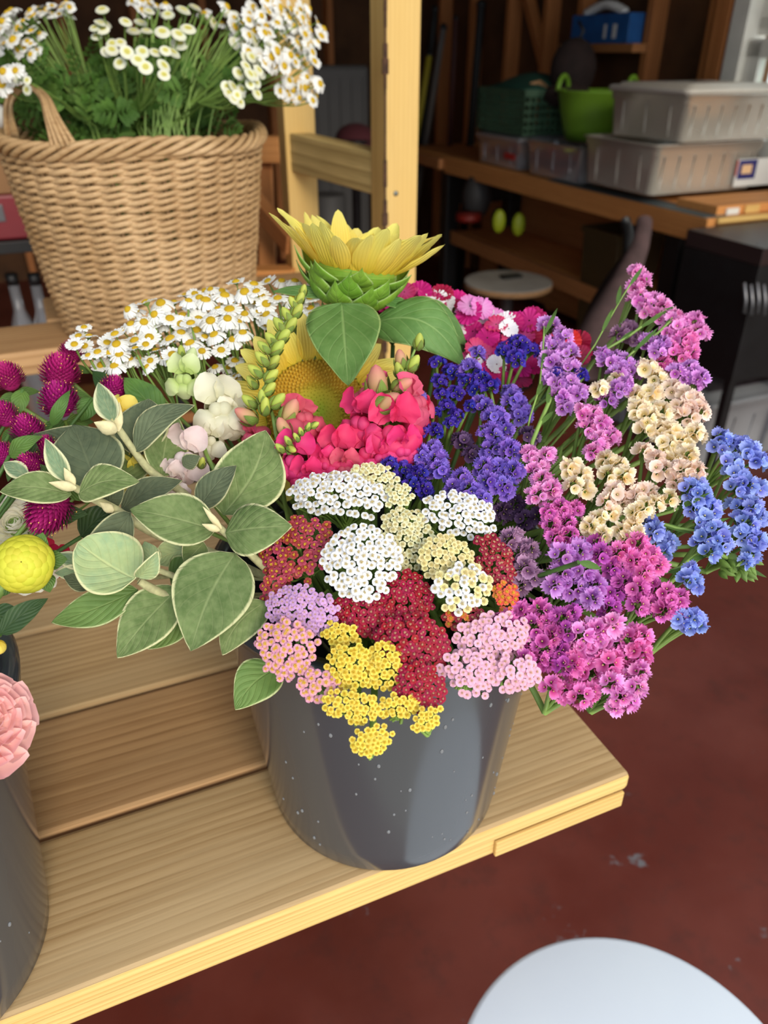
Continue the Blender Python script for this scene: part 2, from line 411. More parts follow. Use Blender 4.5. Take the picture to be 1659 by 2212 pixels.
# rear framing seen between the basket and the far post
q0 = P(440, 322, 2.0); q1 = P(612, 322, 1.95)
beam('rear_rail', q0 + V((0, 0, 0)), q1, .05, .06, M['bench_wood'], st)
beam('brace', P(520, 400, 1.85), P(632, 530, 1.7), .03, .045, M['dimwood'], st)
beam('rear_rail', P(430, 600, 1.75), P(640, 597, 1.72), .06, .04, M['bench_wood'], st)
beam('rear_stud', P(572, 345, 2.03), P(580, 640, 1.78), .04, .035, M['dimwood'], st)

# ------------------------------------------------------------------ buckets
s = NT('glossy_charcoal_plastic')
x, y = s.uv(); nb = s.noise(3, s.objc((1, 1, .3)))
s.bump(s.noise(6, s.objc((1, 1, .25))), .12, .004)
c = s.mix(nb, lin((58, 60, 64)), lin((74, 76, 80)))
M['bucket'] = s.fin(c, .16, .6)
s = NT('water_drop'); s.b.inputs['Transmission Weight'].default_value = .55; s.b.inputs['IOR'].default_value = 1.33
M['drop'] = s.fin((.42, .43, .45, 1), .05)
drop_me = MB().ball((0, 0, 0), 1, 8, 6, sq=(.8, .55, 1.15)).mesh('water_droplet', [M['drop']])
def bucket(c, label, seed, ndrop):
    b = empty('flower_bucket', c, label, 'bucket', None)
    rb, rt, h = .096, .121, .234
    mb = MB()
    prof = [(0, .004), (rb - .006, .004), (rb - .002, .0005), (rb, .004)] + [(rb + (rt - rb) * t, h * t) for t in [i / 10 for i in range(1, 10)]] + [(rt, h - .008), (rt - .003, h - .004), (rt - .005, h - .02), (rb - .003, .01), (0, .008)]
    mb.lathe(prof, 72, 0, c); obj('body', mb, M['bucket'], b)
    mb = MB(); mb.lathe([(rt - .001, h - .012), (rt + .005, h - .011), (rt + .006, h - .004), (rt + .004, h), (rt - .004, h), (rt - .004, h - .012)], 72, 0, c)
    obj('rim', mb, M['bucket'], b)
    r = random.Random(seed)
    for i in range(ndrop):
        a = r.uniform(pi * 1.05, pi * 1.98); t = r.uniform(.06, .8); rr = rb + (rt - rb) * t
        n = V((cos(a), sin(a), -.1)).normalized(); p = c + V((cos(a) * rr, sin(a) * rr, h * t))
        y_ = n; z_ = (ZUP - n * n.z).normalized(); x_ = y_.cross(z_)
        R = Matrix((x_, y_, z_)).transposed()
        inst(drop_me, 'water_droplet', b, p, R, r.choice([.0008, .0010, .0013, .0018]))
    return b
bucket(BC, 'black plastic bucket with water drops under the mixed bouquet, at the bench end', 3, 62)
bucket(LBC, 'black plastic bucket cut off by the left edge of the photo', 5, 40)

# ------------------------------------------------------------------ plant building blocks
M['stem'] = plain('fresh_green_stem', (126, 156, 74), .5, nscale=60, namt=.2)
M['stem_dark'] = plain('deep_green_stem', (70, 104, 44), .55, nscale=60, namt=.25)
M['stem_grey'] = plain('felted_pale_stem', (176, 172, 126), .85, nscale=300, namt=.18, bump=.3)
M['calyx'] = plain('green_calyx', (104, 132, 56), .6, nscale=200, namt=.3)
M['g_leaf'] = leafmat('grey_green_felted_leaf', (88, 110, 58), (164, 176, 120), (222, 220, 168), .04, 7, .45, .32, .85, .16, under=(176, 184, 140), c2=(118, 138, 82))
M['g_leaf_dark'] = leafmat('dark_felted_leaf', (84, 96, 72), (124, 132, 98), (196, 194, 148), .035, 7, .3, .3, .85, .1, under=(160, 168, 124), c2=(100, 112, 84))
M['g_leaf_pale'] = leafmat('pale_felted_leaf', (168, 184, 128), (206, 212, 150), (222, 220, 168), .03, 6, .5, .3, .85, .06, under=(186, 192, 140), c2=(150, 176, 134))
M['g_leaf_bright'] = leafmat('green_smooth_leaf', (96, 128, 62), (140, 160, 90), (196, 204, 146), .03, 6, .35, .15, .6, .1, c2=(116, 146, 76))
M['bud_leaf'] = leafmat('cream_edged_bud_leaf', (110, 136, 104), (190, 196, 150), (224, 222, 178), .17, 5, .3, .3, .85, .05)
M['cream_bract'] = plain('cream_felted_bract', (218, 206, 160), .9, nscale=260, namt=.12, bump=.3)
M['sun_leaf'] = leafmat('sunflower_leaf', (84, 124, 58), (150, 180, 110), (150, 176, 104), .015, 6, .55, .1, .6, .08, under=(110, 140, 84), c2=(104, 142, 74), slant=5)
M['leaf'] = leafmat('plain_green_leaf', (74, 108, 48), (120, 150, 80), None, 0, 6, .35, 0, .5, .18, c2=(98, 134, 60))
M['leaf_dark'] = leafmat('dark_green_leaf', (44, 70, 36), (80, 104, 54), None, 0, 6, .3, 0, .55, .15, c2=(60, 88, 44))

def ovate(t, k=.75, e=.85): return max(0.0, sin(pi * t ** k)) ** e
def leaf_pts(b, t, hw, n, nu=14, nv=7, camber=.08, fold=.10, curl=0.0, shape=None, ruffle=0.0, twist=0.0, side=0.0, seed=0):
    """surface from base b to tip t, half width hw, facing n"""
    b, t, n = V(b), V(t), V(n); ax = t - b; L = ax.length; ax = ax / L
    n = (n - ax * n.dot(ax)).normalized(); sd = n.cross(ax)
    pts = []; uvs = []; sh = shape or ovate
    for i in range(nu):
        x = i / (nu - 1); ww = hw * sh(x)
        nn = n; ss = sd
        if twist: 
            q = Quaternion(ax, twist * x); nn = q @ n; ss = q @ sd
        c = b + ax * (L * x) + nn * (L * (camber * sin(pi * x) - curl * x * x)) + sd * (side * L * sin(pi * x))
        for j in range(nv):
            y = j / (nv - 1) * 2 - 1
            r = ruffle * L * sin(x * 17 + j * 1.3 + seed) * abs(y) ** 2
            pts.append(c + ss * (ww * y) + nn * (fold * ww * (y * y - .35) * 1.0 + r)); uvs.append((x, (y + 1) / 2))
    return pts, uvs
def leaf(mb, *a, mi=0, nu=14, nv=7, **k):
    p, u = leaf_pts(*a, nu=nu, nv=nv, **k); mb.grid(p, nu, nv, mi, u); return mb
def to_bucket(p, c=BC, rr=.095, n=9, r0=None):
    """stem path from a flower down over the rim into a bucket"""
    p = V(p); d = V((p.x - c.x, p.y - c.y, 0)); k = min(1.0, rr / max(d.length, 1e-6)) * .92
    m = V((c.x + d.x * k, c.y + d.y * k, c.z + .236)); e = V((c.x - d.x * k * .4, c.y - d.y * k * .4, c.z + .03)) + V((RND.uniform(-.02, .02), RND.uniform(-.02, .02), 0))
    if p.z < m.z + .02: m.z = max(m.z, c.z + .248); m.x = c.x + d.x * k * .9; m.y = c.y + d.y * k * .9
    m.z += .006
    up = (p + m) / 2 + V((d.x, d.y, 0)) * .05 + ZUP * .008
    return bez(p, up, m, n) + [m.lerp(e, t) for t in (.25, .6, 1)]
def outward(p, c=BC, up=.3, cam_=.5):
    q = (p - (c + V((0, 0, .20)))).normalized(); return (q + ZUP * up + (CAM - p).normalized() * cam_).normalized()
def scatter(cx, cy, rx, ry, sp, rot=0.0, jitter=.18, edge=.12):
    """loosely hexagonal spots filling an ellipse"""
    out = []; k = 0; y = -ry
    cr, sr = cos(radians(rot)), sin(radians(rot))
    while y <= ry:
        x = -rx + (sp / 2 if k % 2 else 0)
        while x <= rx:
            a, b = x + RND.gauss(0, sp * jitter), y + RND.gauss(0, sp * jitter)
            if (a / rx) ** 2 + (b / ry) ** 2 < 1 + RND.uniform(-edge, edge): out.append((cx + a * cr - b * sr, cy + a * sr + b * cr, (a / rx) ** 2 + (b / ry) ** 2))
            x += sp
        y += sp * .86; k += 1
    return out

# ------------------------------------------------------------------ yarrow
def yarrow_floret(name, pm, cm, cr=.30, np_=5, size=1.0, fat=.58):
    mb = MB()
    for k in range(np_):
        a = 2 * pi * k / np_ + random.uniform(-.12, .12); d = V((cos(a), sin(a), 0)); z0 = .0
        pts = []; uvs = []; sd = V((-sin(a), cos(a), 0)); nu, nv = 5, 5
        dz = random.uniform(-.18, .12)
        for i in range(nu):
            x = i / (nu - 1); r = .12 + .88 * x; ww = fat * (.22 + .78 * sin(min(1, x * 1.1) * pi * .60)) * (1 - .10 * x) * .86
            for j in range(nv):
                y = j / (nv - 1) * 2 - 1; notch = .14 * (1 - abs(y)) * (x > .9) + .26 * y * y * x
                pts.append(d * (r - notch) + sd * (ww * y) + ZUP * (dz * x * x + .12 * y * y * x - .05 + .05 * sin(x * 3))); uvs.append((x, (y + 1) / 2))
        mb.grid(pts, nu, nv, 0, uvs)
    for k in range(9):
        a = k * 2.4; r = cr * sqrt(k / 8.5); mb.ball((r * cos(a), r * sin(a), .14 + .05 * (k % 3)), cr * .34, 5, 4, 1)
    mb.tube([(0, 0, -1.0), (0, 0, -.05)], [.16, .3], 5, 2, False)
    return mb.mesh(name, [pm, cm, M['calyx']])
def pm(n, a, b, **k): M[n] = petal(n, a, b, **k); return M[n]
pm('y_white', (222, 220, 216), (240, 240, 246), var=.06, hue=.01, trans=.12)
pm('y_cream', (226, 220, 164), (240, 234, 196), var=.06, trans=.12)
pm('y_butter', (224, 206, 130), (240, 228, 176), var=.06, trans=.12)
pm('y_red', (146, 40, 54), (186, 74, 88), var=.12, hue=.015, trans=.12)
pm('y_crimson', (136, 3, 34), (170, 8, 54), var=.16, hue=.01, trans=.12)
pm('y_crimson2', (136, 20, 42), (164, 34, 60), var=.16, hue=.01, trans=.12)
pm('y_lilac', (206, 160, 200), (200, 150, 206), var=.1, hue=.02, trans=.12)
pm('y_pinky', (232, 184, 178), (218, 142, 178), var=.08, hue=.02, trans=.12)
pm('y_pink', (230, 172, 190), (232, 176, 204), var=.07, hue=.01, trans=.12)
pm('y_yellow', (228, 196, 58), (244, 220, 96), var=.08, hue=.008, trans=.12)
pm('y_orange', (224, 120, 60), (222, 96, 70), var=.12, hue=.02, trans=.12)
M['c_tan'] = plain('tan_floret_centre', (206, 186, 130), .7)
M['c_cream'] = plain('cream_floret_centre', (214, 196, 132), .7)
M['c_gold'] = plain('gold_floret_centre', (224, 180, 44), .7)
M['c_pale'] = plain('pale_pink_floret_centre', (210, 168, 130), .7)
M['c_yel'] = plain('yellow_floret_centre', (214, 176, 40), .7)
YF = {}
for k, (p_, c_, cr, fat) in dict(white=('y_white', 'c_tan', .30, .60), cream=('y_cream', 'c_cream', .34, .52), butter=('y_butter', 'c_cream', .32, .54), red=('y_red', 'c_gold', .26, .50),
        crimson=('y_crimson', 'c_pale', .24, .56), crimson2=('y_crimson2', 'c_pale', .30, .52), lilac=('y_lilac', 'c_pale', .20, .54), pinky=('y_pinky', 'c_gold', .36, .56), pink=('y_pink', 'c_pale', .24, .60),
        yellow=('y_yellow', 'c_yel', .34, .52), orange=('y_orange', 'c_gold', .36, .5)).items():
    YF[k] = [yarrow_floret('floret', M[p_], M[c_], cr, 5, fat=fat) for _ in range(2)]
# kinds list, centre px, radii px, rotation, spacing px, label, nudge in depth
YA = [
 (['white'], 735, 1072, 112, 55, 6, 18, 'white yarrow head beside the large grey-green leaf, at the back of the yarrow', 0),
 (['cream'], 806, 1032, 58, 34, 8, 14, 'pale cream yarrow head topmost, just under the pink snapdragon lips', -.006),
 (['cream'], 862, 1072, 30, 34, 0, 14, 'small cream yarrow tuft touching the indigo statice', -.004),
 (['white'], 992, 1112, 84, 50, 12, 17, 'white yarrow head on the right under the violet statice', 0),
 (['cream'], 878, 1165, 62, 74, 0, 15, 'greenish cream yarrow head between the three white ones', .006),
 (['butter'], 966, 1210, 64, 56, 20, 15, 'butter-yellow yarrow head right of the centre', -.004),
 (['white'], 780, 1215, 90, 88, -8, 18, 'largest white yarrow head, above the crimson one', -.012),
 (['white', 'butter'], 1000, 1270, 66, 52, -12, 19, 'ivory yarrow head with open white flowers next to the crimson one', -.012),
 (['red'], 646, 1190, 88, 74, -10, 19, 'brick red yarrow head with yellow centres beside the grey-green leaves', .004),
 (['red'], 598, 1265, 36, 44, 0, 18, 'small brick red yarrow tuft at the left edge of the yarrow', .004),
 (['lilac'], 655, 1318, 84, 52, 12, 14, 'lilac yarrow head on the left of the front', -.004),
 (['pinky'], 622, 1400, 70, 66, 20, 17, 'pink and yellow yarrow head hanging over the left of the rim', -.008),
 (['pinky'], 690, 1480, 52, 38, 20, 18, 'little pink and yellow yarrow tuft on the rim beside the yellow yarrow', -.01),
 (['crimson'], 800, 1335, 88, 46, 14, 15, 'dark crimson yarrow head below the largest white one', 0),
 (['crimson'], 872, 1300, 64, 66, 30, 15, 'crimson yarrow head at the middle of the bouquet front', -.002),
 (['crimson'], 888, 1392, 84, 66, 10, 16, 'wide crimson yarrow head above the bucket middle', -.008),
 (['crimson'], 908, 1484, 58, 56, 20, 15, 'crimson yarrow head hanging lowest over the rim', -.012),
 (['crimson2'], 1068, 1215, 44, 66, -18, 15, 'raspberry red yarrow head at the right beside the mauve statice', .004),
 (['orange'], 1092, 1290, 30, 34, 0, 16, 'orange red yarrow tuft beside the light pink yarrow', .002),
 (['crimson2', 'orange'], 1010, 1335, 58, 34, 6, 17, 'coral red yarrow head under the ivory one', .002),
 (['pink'], 1062, 1380, 88, 54, -12, 18, 'light pink yarrow head beside the magenta statice', -.002),
 (['pink'], 1015, 1452, 68, 54, 10, 18, 'light pink yarrow head over the rim next to the crimson one', -.006),
 (['pink'], 1110, 1455, 58, 42, -8, 19, 'light pink yarrow head hanging at the right of the rim', -.006),
 (['yellow'], 735, 1372, 46, 30, 10, 15, 'small yellow yarrow tuft below the lilac one', -.004),
 (['yellow'], 762, 1442, 60, 50, 10, 15, 'yellow yarrow head in front of the crimson one', -.012),
 (['yellow'], 830, 1440, 44, 50, 0, 15, 'yellow yarrow head touching the crimson one', -.012),
 (['yellow'], 762, 1525, 70, 36, 8, 15, 'wide yellow yarrow head hanging over the rim', -.016),
 (['yellow'], 860, 1522, 50, 26, -6, 15, 'yellow yarrow tuft under the crimson heads', -.014),
 (['yellow'], 802, 1598, 48, 34, -16, 14, 'lowest yellow yarrow tuft dangling on the bucket side', -.018),
 (['yellow'], 922, 1552, 38, 24, -34, 14, 'yellow yarrow tuft hanging right of the crimson one', -.016),
]
for kinds, cx, cy, rx, ry, rot, sp, label, dd in YA:
    d = D(cy) + dd; C = P(cx, cy, d); N = outward(C, up=.25, cam_=.75)
    th = empty('yarrow_head', C, label, 'flower', 'yarrow heads in the middle bucket')
    pts = scatter(cx, cy, rx, ry, sp * .90, rot, .16, .10)
    pts = sorted(pts, key=lambda q: q[2])[:100]
    base = C - N * (.75 * rx / F * d) - ZUP * .012
    mb = MB(); rad = (rx + ry) / 2 / F * d
    for px, py, rr in pts:
        q = P(px, py, d); q = q - N * (q - C).dot(N) * .6 + N * (rad * .42 * (1 - rr)) + N * RND.gauss(0, rad * .03)
        nn = (N * 1.25 + (q - base).normalized() * .9 + jit(.16)).normalized()
        s_ = sp * .60 / F * d * RND.uniform(.86, 1.12)
        inst(RND.choice(YF[RND.choice(kinds)]), 'floret', th, q, frame(nn, RND.uniform(0, 6)), s_)
        if RND.random() < .6: mb.tube(bez(q - nn * s_ * .8, q - nn * s_ * 3 - N * rad * .1, base + jit(.0015), 4), [.0011, .0008, .0008, .001], 4, 0, False)
    mb.tube(to_bucket(base), .0021, 6)
    obj('stem', mb, M['stem'], th)

# ------------------------------------------------------------------ statice
def statice_floret(name, m, crink=.1, depth=.75, seed=0, close=1.0):
    r = random.Random(seed); mb = MB(); nu, nv = 6, 30; pts = []; uvs = []
    ph = r.uniform(0, 6)
    for i in range(nu):
        t = i / (nu - 1); rad = .14 + .86 * t ** (1.0 / close) ; z = -depth + depth * (t ** .8)
        for j in range(nv):
            a = 2 * pi * j / nv; lobe = .10 * abs(cos(2.5 * a + ph)) ** .5 * t
            c = crink * t * t * (sin(11 * a + ph) + .6 * sin(17 * a + 2 * ph))
            rr = rad * (1 - .10 * t + lobe) + c * .25
            pts.append((rr * cos(a), rr * sin(a), z + c * 1.1 + .14 * t * sin(2 * a + ph))); uvs.append((t, j / nv))
    mb.grid(pts, nu, nv, 0, uvs, True)
    mb.ball((0, 0, -depth * .62), .13, 5, 4, 1)
    mb.tube([(0, 0, -depth - .75), (0, 0, -depth - .3), (0, 0, -depth + .1)], [.08, .24, .2], 5, 2, False)
    return mb.mesh(name, [m, M['c_cream'], M['calyx']])
ST = {}
for k, (b_, t_, hue) in dict(indigo=((48, 28, 128), (74, 54, 178), .012), violet=((104, 66, 172), (150, 116, 218), .015), orchid=((176, 86, 184), (224, 160, 232), .025), pinkorchid=((216, 98, 182), (248, 170, 226), .02),
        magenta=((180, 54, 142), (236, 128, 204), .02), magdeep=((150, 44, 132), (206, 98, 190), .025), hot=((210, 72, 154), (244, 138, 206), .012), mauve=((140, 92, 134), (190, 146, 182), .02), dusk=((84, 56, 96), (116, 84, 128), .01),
        cream=((238, 212, 140), (255, 240, 216), .012), blush=((238, 204, 170), (250, 226, 214), .015), blue=((112, 124, 204), (168, 182, 246), .015)).items():
    mm = petal('statice_' + k, b_, t_, var=.12, hue=hue, trans=.22, rough=.65, lo=.15, hi=.85); M['st_' + k] = mm
    ST[k] = [statice_floret('floret', mm, seed=i + 3, crink=.17 if k not in ('cream', 'blue', 'blush') else .11, depth=.7 + .2 * i, close=[1.0, .75, 1.4][i]) for i in range(3)]
# colour, floret px, label, blobs (x, y, r)
SA = [
 ('indigo', 17, 'deep indigo statice sprig standing before the sweet william', [(1095, 745, 22), (1125, 728, 24), (1150, 745, 20), (1118, 762, 24)]),
 ('indigo', 16, 'indigo statice sprig beside the right sunflower leaf', [(945, 772, 18), (978, 790, 22), (952, 815, 18), (1008, 812, 18), (985, 838, 20)]),
 ('indigo', 15, 'indigo statice sprig in the middle with white specks, above the violet one', [(968, 868, 18), (988, 888, 18), (1018, 868, 14), (955, 842, 14), (975, 905, 16)]),
 ('indigo', 15, 'small indigo statice sprig against the pink snapdragon', [(902, 890, 15), (942, 884, 15), (908, 920, 18), (944, 920, 18)]),
 ('indigo', 16, 'indigo statice sprig touching the cream yarrow', [(842, 996, 20), (870, 1008, 24), (905, 1012, 22), (890, 1036, 24), (920, 1050, 22), (850, 1022, 18)]),
 ('indigo', 16, 'indigo statice sprig half hidden under the sweet william', [(1040, 802, 20), (1060, 822, 20), (1025, 830, 18), (1210, 800, 18), (1262, 800, 18)]),
 ('violet', 20, 'violet statice spike in the centre of the bouquet', [(1045, 862, 26), (1078, 885, 30), (1070, 925, 32), (1092, 915, 24), (1070, 960, 28)]),
 ('violet', 20, 'violet statice spike bending right below the centre', [(1110, 960, 26), (1052, 1000, 26), (1085, 1005, 32), (1115, 1010, 24), (1095, 1042, 28), (1060, 1030, 22)]),
 ('violet', 20, 'violet statice sprig just above the right white yarrow', [(1000, 1022, 26), (985, 1048, 22), (1020, 1050, 30), (1045, 1075, 26), (1012, 1080, 24)]),
 ('violet', 19, 'violet statice sprig right of the snapdragon stem base', [(912, 970, 26), (945, 985, 28), (925, 1002, 22), (955, 1005, 22), (940, 958, 18)]),
 ('violet', 18, 'pale violet statice sprig behind the indigo one', [(1020, 780, 22), (1035, 752, 18), (900, 850, 22), (885, 838, 16)]),
 ('violet', 20, 'curled violet statice comb in shade behind the pink spike', [(1118, 850, 26), (1132, 880, 28), (1105, 838, 20)]),
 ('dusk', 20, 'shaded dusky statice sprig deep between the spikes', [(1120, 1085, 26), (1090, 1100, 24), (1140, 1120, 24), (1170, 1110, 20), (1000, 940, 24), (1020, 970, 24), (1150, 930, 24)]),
 ('orchid', 21, 'orchid statice spike rising in front of the sweet william', [(1192, 690, 26), (1220, 712, 22), (1200, 730, 26), (1232, 745, 24), (1198, 765, 26)]),
 ('orchid', 21, 'orchid statice spike leaning right below the tall one', [(1240, 780, 26), (1200, 800, 26), (1232, 812, 26), (1258, 838, 24), (1215, 842, 24), (1228, 868, 20), (1212, 818, 20)]),
 ('pinkorchid', 20, 'pink orchid statice spike hanging beside the cream statice', [(1265, 880, 20), (1290, 885, 22), (1280, 915, 24), (1300, 945, 24), (1328, 935, 22), (1290, 970, 22), (1310, 905, 20)]),
 ('pinkorchid', 22, 'pink statice tip highest of the whole bouquet', [(1385, 578, 22), (1392, 592, 20), (1378, 612, 20)]),
 ('pinkorchid', 22, 'pink statice arching just below the highest tip', [(1392, 635, 24), (1420, 640, 26), (1400, 660, 22), (1442, 650, 20), (1432, 672, 22)]),
 ('pinkorchid', 22, 'pink statice spray at the upper right edge of the bouquet', [(1462, 672, 22), (1475, 690, 26), (1510, 680, 22), (1470, 720, 26), (1450, 705, 22), (1520, 705, 22)]),
 ('hot', 22, 'bright pink statice spray below the upper right one', [(1492, 722, 26), (1462, 745, 26), (1482, 762, 26), (1500, 745, 22), (1440, 775, 22)]),
 ('orchid', 22, 'purple statice sprig left of the cream statice top', [(1328, 765, 28), (1358, 775, 28), (1345, 795, 26), (1375, 788, 22), (1310, 755, 20)]),
 ('orchid', 21, 'orchid statice sprig tucked under the arching pink spray', [(1408, 728, 24), (1428, 750, 22), (1420, 735, 22), (1440, 730, 18)]),
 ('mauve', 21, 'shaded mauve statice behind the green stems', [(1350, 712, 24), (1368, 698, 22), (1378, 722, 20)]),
 ('orchid', 21, 'purple statice sprig at the far right above the cream ones', [(1468, 792, 22), (1500, 785, 20), (1490, 805, 22), (1522, 805, 22), (1510, 820, 18)]),
 ('orchid', 20, 'small purple statice tufts between the cream flowers', [(1318, 855, 22), (1350, 835, 20), (1338, 828, 18), (1360, 818, 16)]),
 ('pinkorchid', 20, 'pink statice spike right of the violet spike, over the middle', [(1150, 972, 22), (1172, 990, 26), (1160, 1010, 22), (1178, 1030, 26), (1170, 1060, 26), (1200, 1050, 24), (1190, 972, 18)]),
 ('magenta', 20, 'magenta statice sprig under the cream cluster', [(1190, 1098, 20), (1218, 1090, 20), (1250, 1092, 20), (1195, 1128, 22), (1232, 1122, 20), (1205, 1155, 22), (1240, 1150, 22)]),
 ('orchid', 27, 'orchid statice dome in the lower middle right', [(1222, 1190, 30), (1262, 1182, 28), (1225, 1225, 32), (1270, 1225, 34), (1250, 1262, 34), (1295, 1258, 30), (1290, 1290, 26), (1205, 1260, 22)]),
 ('hot', 26, 'bright pink statice head beside the blue statice stalks', [(1345, 1185, 26), (1385, 1168, 28), (1415, 1195, 30), (1380, 1205, 28), (1428, 1215, 22), (1400, 1232, 24)]),
 ('magdeep', 24, 'deep magenta statice sprig above the bright lower one', [(1305, 1190, 24), (1290, 1170, 20), (1330, 1220, 22), (1355, 1250, 24), (1340, 1275, 24), (1325, 1310, 24)]),
 ('magenta', 26, 'magenta statice spray reaching right toward the blue tip', [(1388, 1268, 26), (1420, 1265, 24), (1452, 1278, 26), (1478, 1288, 22), (1405, 1300, 28), (1445, 1312, 26), (1470, 1318, 22), (1385, 1300, 22)]),
 ('magenta', 28, 'purple magenta statice head beside the light pink yarrow', [(1100, 1345, 32), (1132, 1325, 28), (1158, 1348, 30), (1120, 1375, 28), (1175, 1318, 26), (1192, 1345, 24)]),
 ('magenta', 26, 'magenta statice sprig drooping above the bench corner', [(1150, 1395, 26), (1182, 1395, 28), (1168, 1425, 24), (1200, 1370, 24), (1195, 1430, 24), (1140, 1420, 20)]),
 ('magdeep', 25, 'dark magenta statice gap filler left of the big pink dome', [(1212, 1400, 24), (1222, 1330, 24), (1240, 1320, 22), (1230, 1360, 24), (1225, 1440, 22)]),
 ('pinkorchid', 30, 'big pink statice dome with open trumpets, lower right', [(1262, 1370, 32), (1300, 1362, 30), (1265, 1405, 34), (1305, 1400, 36), (1340, 1385, 34), (1335, 1345, 26)]),
 ('hot', 30, 'broad pink statice head at the lowest right, edges frilled', [(1245, 1435, 30), (1285, 1445, 34), (1325, 1432, 34), (1360, 1418, 32), (1395, 1408, 28), (1395, 1372, 28), (1370, 1375, 26)]),
 ('hot', 27, 'pink statice tuft over the bench corner', [(1200, 1480, 24), (1232, 1490, 28), (1262, 1500, 28), (1285, 1492, 22)]),
 ('pinkorchid', 25, 'pink statice tuft hanging lowest over the floor', [(1330, 1470, 28), (1362, 1465, 28), (1392, 1448, 24), (1385, 1480, 24), (1350, 1500, 24), (1335, 1525, 18), (1368, 1515, 20)]),
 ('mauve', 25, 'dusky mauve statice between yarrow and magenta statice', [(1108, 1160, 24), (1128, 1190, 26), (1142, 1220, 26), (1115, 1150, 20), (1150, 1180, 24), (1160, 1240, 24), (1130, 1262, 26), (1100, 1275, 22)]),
 ('cream', 26, 'cream statice spray, top right under the pink', [(1408, 782, 26), (1425, 802, 26), (1420, 838, 26), (1385, 845, 24)]),
 ('blush', 26, 'blush statice spray at the right edge of the cream ones', [(1462, 828, 26), (1490, 845, 26), (1510, 858, 26), (1500, 888, 28), (1478, 872, 26), (1525, 880, 20)]),
 ('cream', 27, 'cream statice head in the middle of the cream group', [(1388, 872, 26), (1412, 892, 30), (1440, 880, 28), (1430, 918, 30), (1402, 915, 24)]),
 ('cream', 26, 'cream statice cluster near the base of the blue statice', [(1460, 920, 26), (1452, 950, 30), (1485, 945, 26), (1495, 975, 26), (1465, 985, 28), (1510, 925, 24)]),
 ('blush', 25, 'blush statice cluster left of the blue group', [(1425, 985, 26), (1400, 965, 22), (1440, 1005, 26), (1490, 1008, 28), (1515, 1010, 24), (1470, 1030, 24)]),
 ('cream', 25, 'cream statice spike leaning left beside the violet one', [(1240, 1000, 26), (1262, 1022, 26), (1245, 1040, 22), (1270, 1050, 22)]),
 ('cream', 25, 'fan of cream statice in the centre right', [(1318, 985, 26), (1340, 1000, 28), (1360, 1020, 24), (1322, 1018, 22)]),
 ('blush', 25, 'blush statice tuft low in the cream group', [(1335, 1052, 24), (1318, 1075, 22), (1352, 1078, 24), (1385, 1062, 24), (1410, 1055, 24)]),
 ('cream', 24, 'cream statice sprig with yellow throats, lowest left of its group', [(1282, 1130, 22), (1300, 1112, 18), (1310, 1150, 18), (1350, 1140, 20), (1378, 1128, 20), (1385, 1150, 16), (1360, 1160, 16)]),
 ('cream', 24, 'cream statice sprig in front of the blue stalks', [(1400, 1088, 24), (1380, 1100, 22), (1430, 1078, 20), (1455, 1070, 20), (1325, 1100, 20)]),
 ('cream', 22, 'small cream statice tuft left of the purple sprig', [(1300, 832, 20), (1318, 825, 18), (1340, 812, 14)]),
 ('blue', 24, 'blue statice spray at the upper right edge', [(1568, 935, 22), (1590, 948, 24), (1560, 958, 20), (1630, 962, 24), (1648, 985, 22), (1615, 950, 18)]),
 ('blue', 25, 'blue statice spike down the right edge of the photo', [(1590, 990, 26), (1605, 1015, 28), (1625, 1040, 24), (1650, 1045, 22), (1600, 1045, 22)]),
 ('blue', 26, 'blue statice dome left of the right edge', [(1500, 1050, 26), (1528, 1062, 28), (1508, 1085, 26), (1545, 1092, 28), (1535, 1122, 28), (1515, 1040, 20)]),
 ('blue', 25, 'blue statice head in the middle of the blue group', [(1560, 1140, 28), (1535, 1155, 26), (1572, 1168, 26), (1545, 1185, 22), (1520, 1165, 20)]),
 ('blue', 25, 'blue statice head at the right edge above the green calyces', [(1610, 1090, 28), (1638, 1085, 24), (1625, 1120, 28), (1650, 1110, 22), (1622, 1150, 28), (1645, 1160, 24), (1635, 1190, 22), (1618, 1210, 14)]),
 ('blue', 25, 'shaded blue statice behind the magenta head', [(1425, 1140, 24), (1450, 1165, 24), (1440, 1190, 22), (1410, 1120, 20)]),
 ('blue', 25, 'lone blue statice tuft over the red floor', [(1492, 1245, 20), (1512, 1258, 22), (1500, 1225, 16)]),
 ('blue', 24, 'lowest blue statice tip poking out right', [(1482, 1332, 22), (1508, 1328, 22), (1520, 1345, 18), (1495, 1350, 16)]),
]
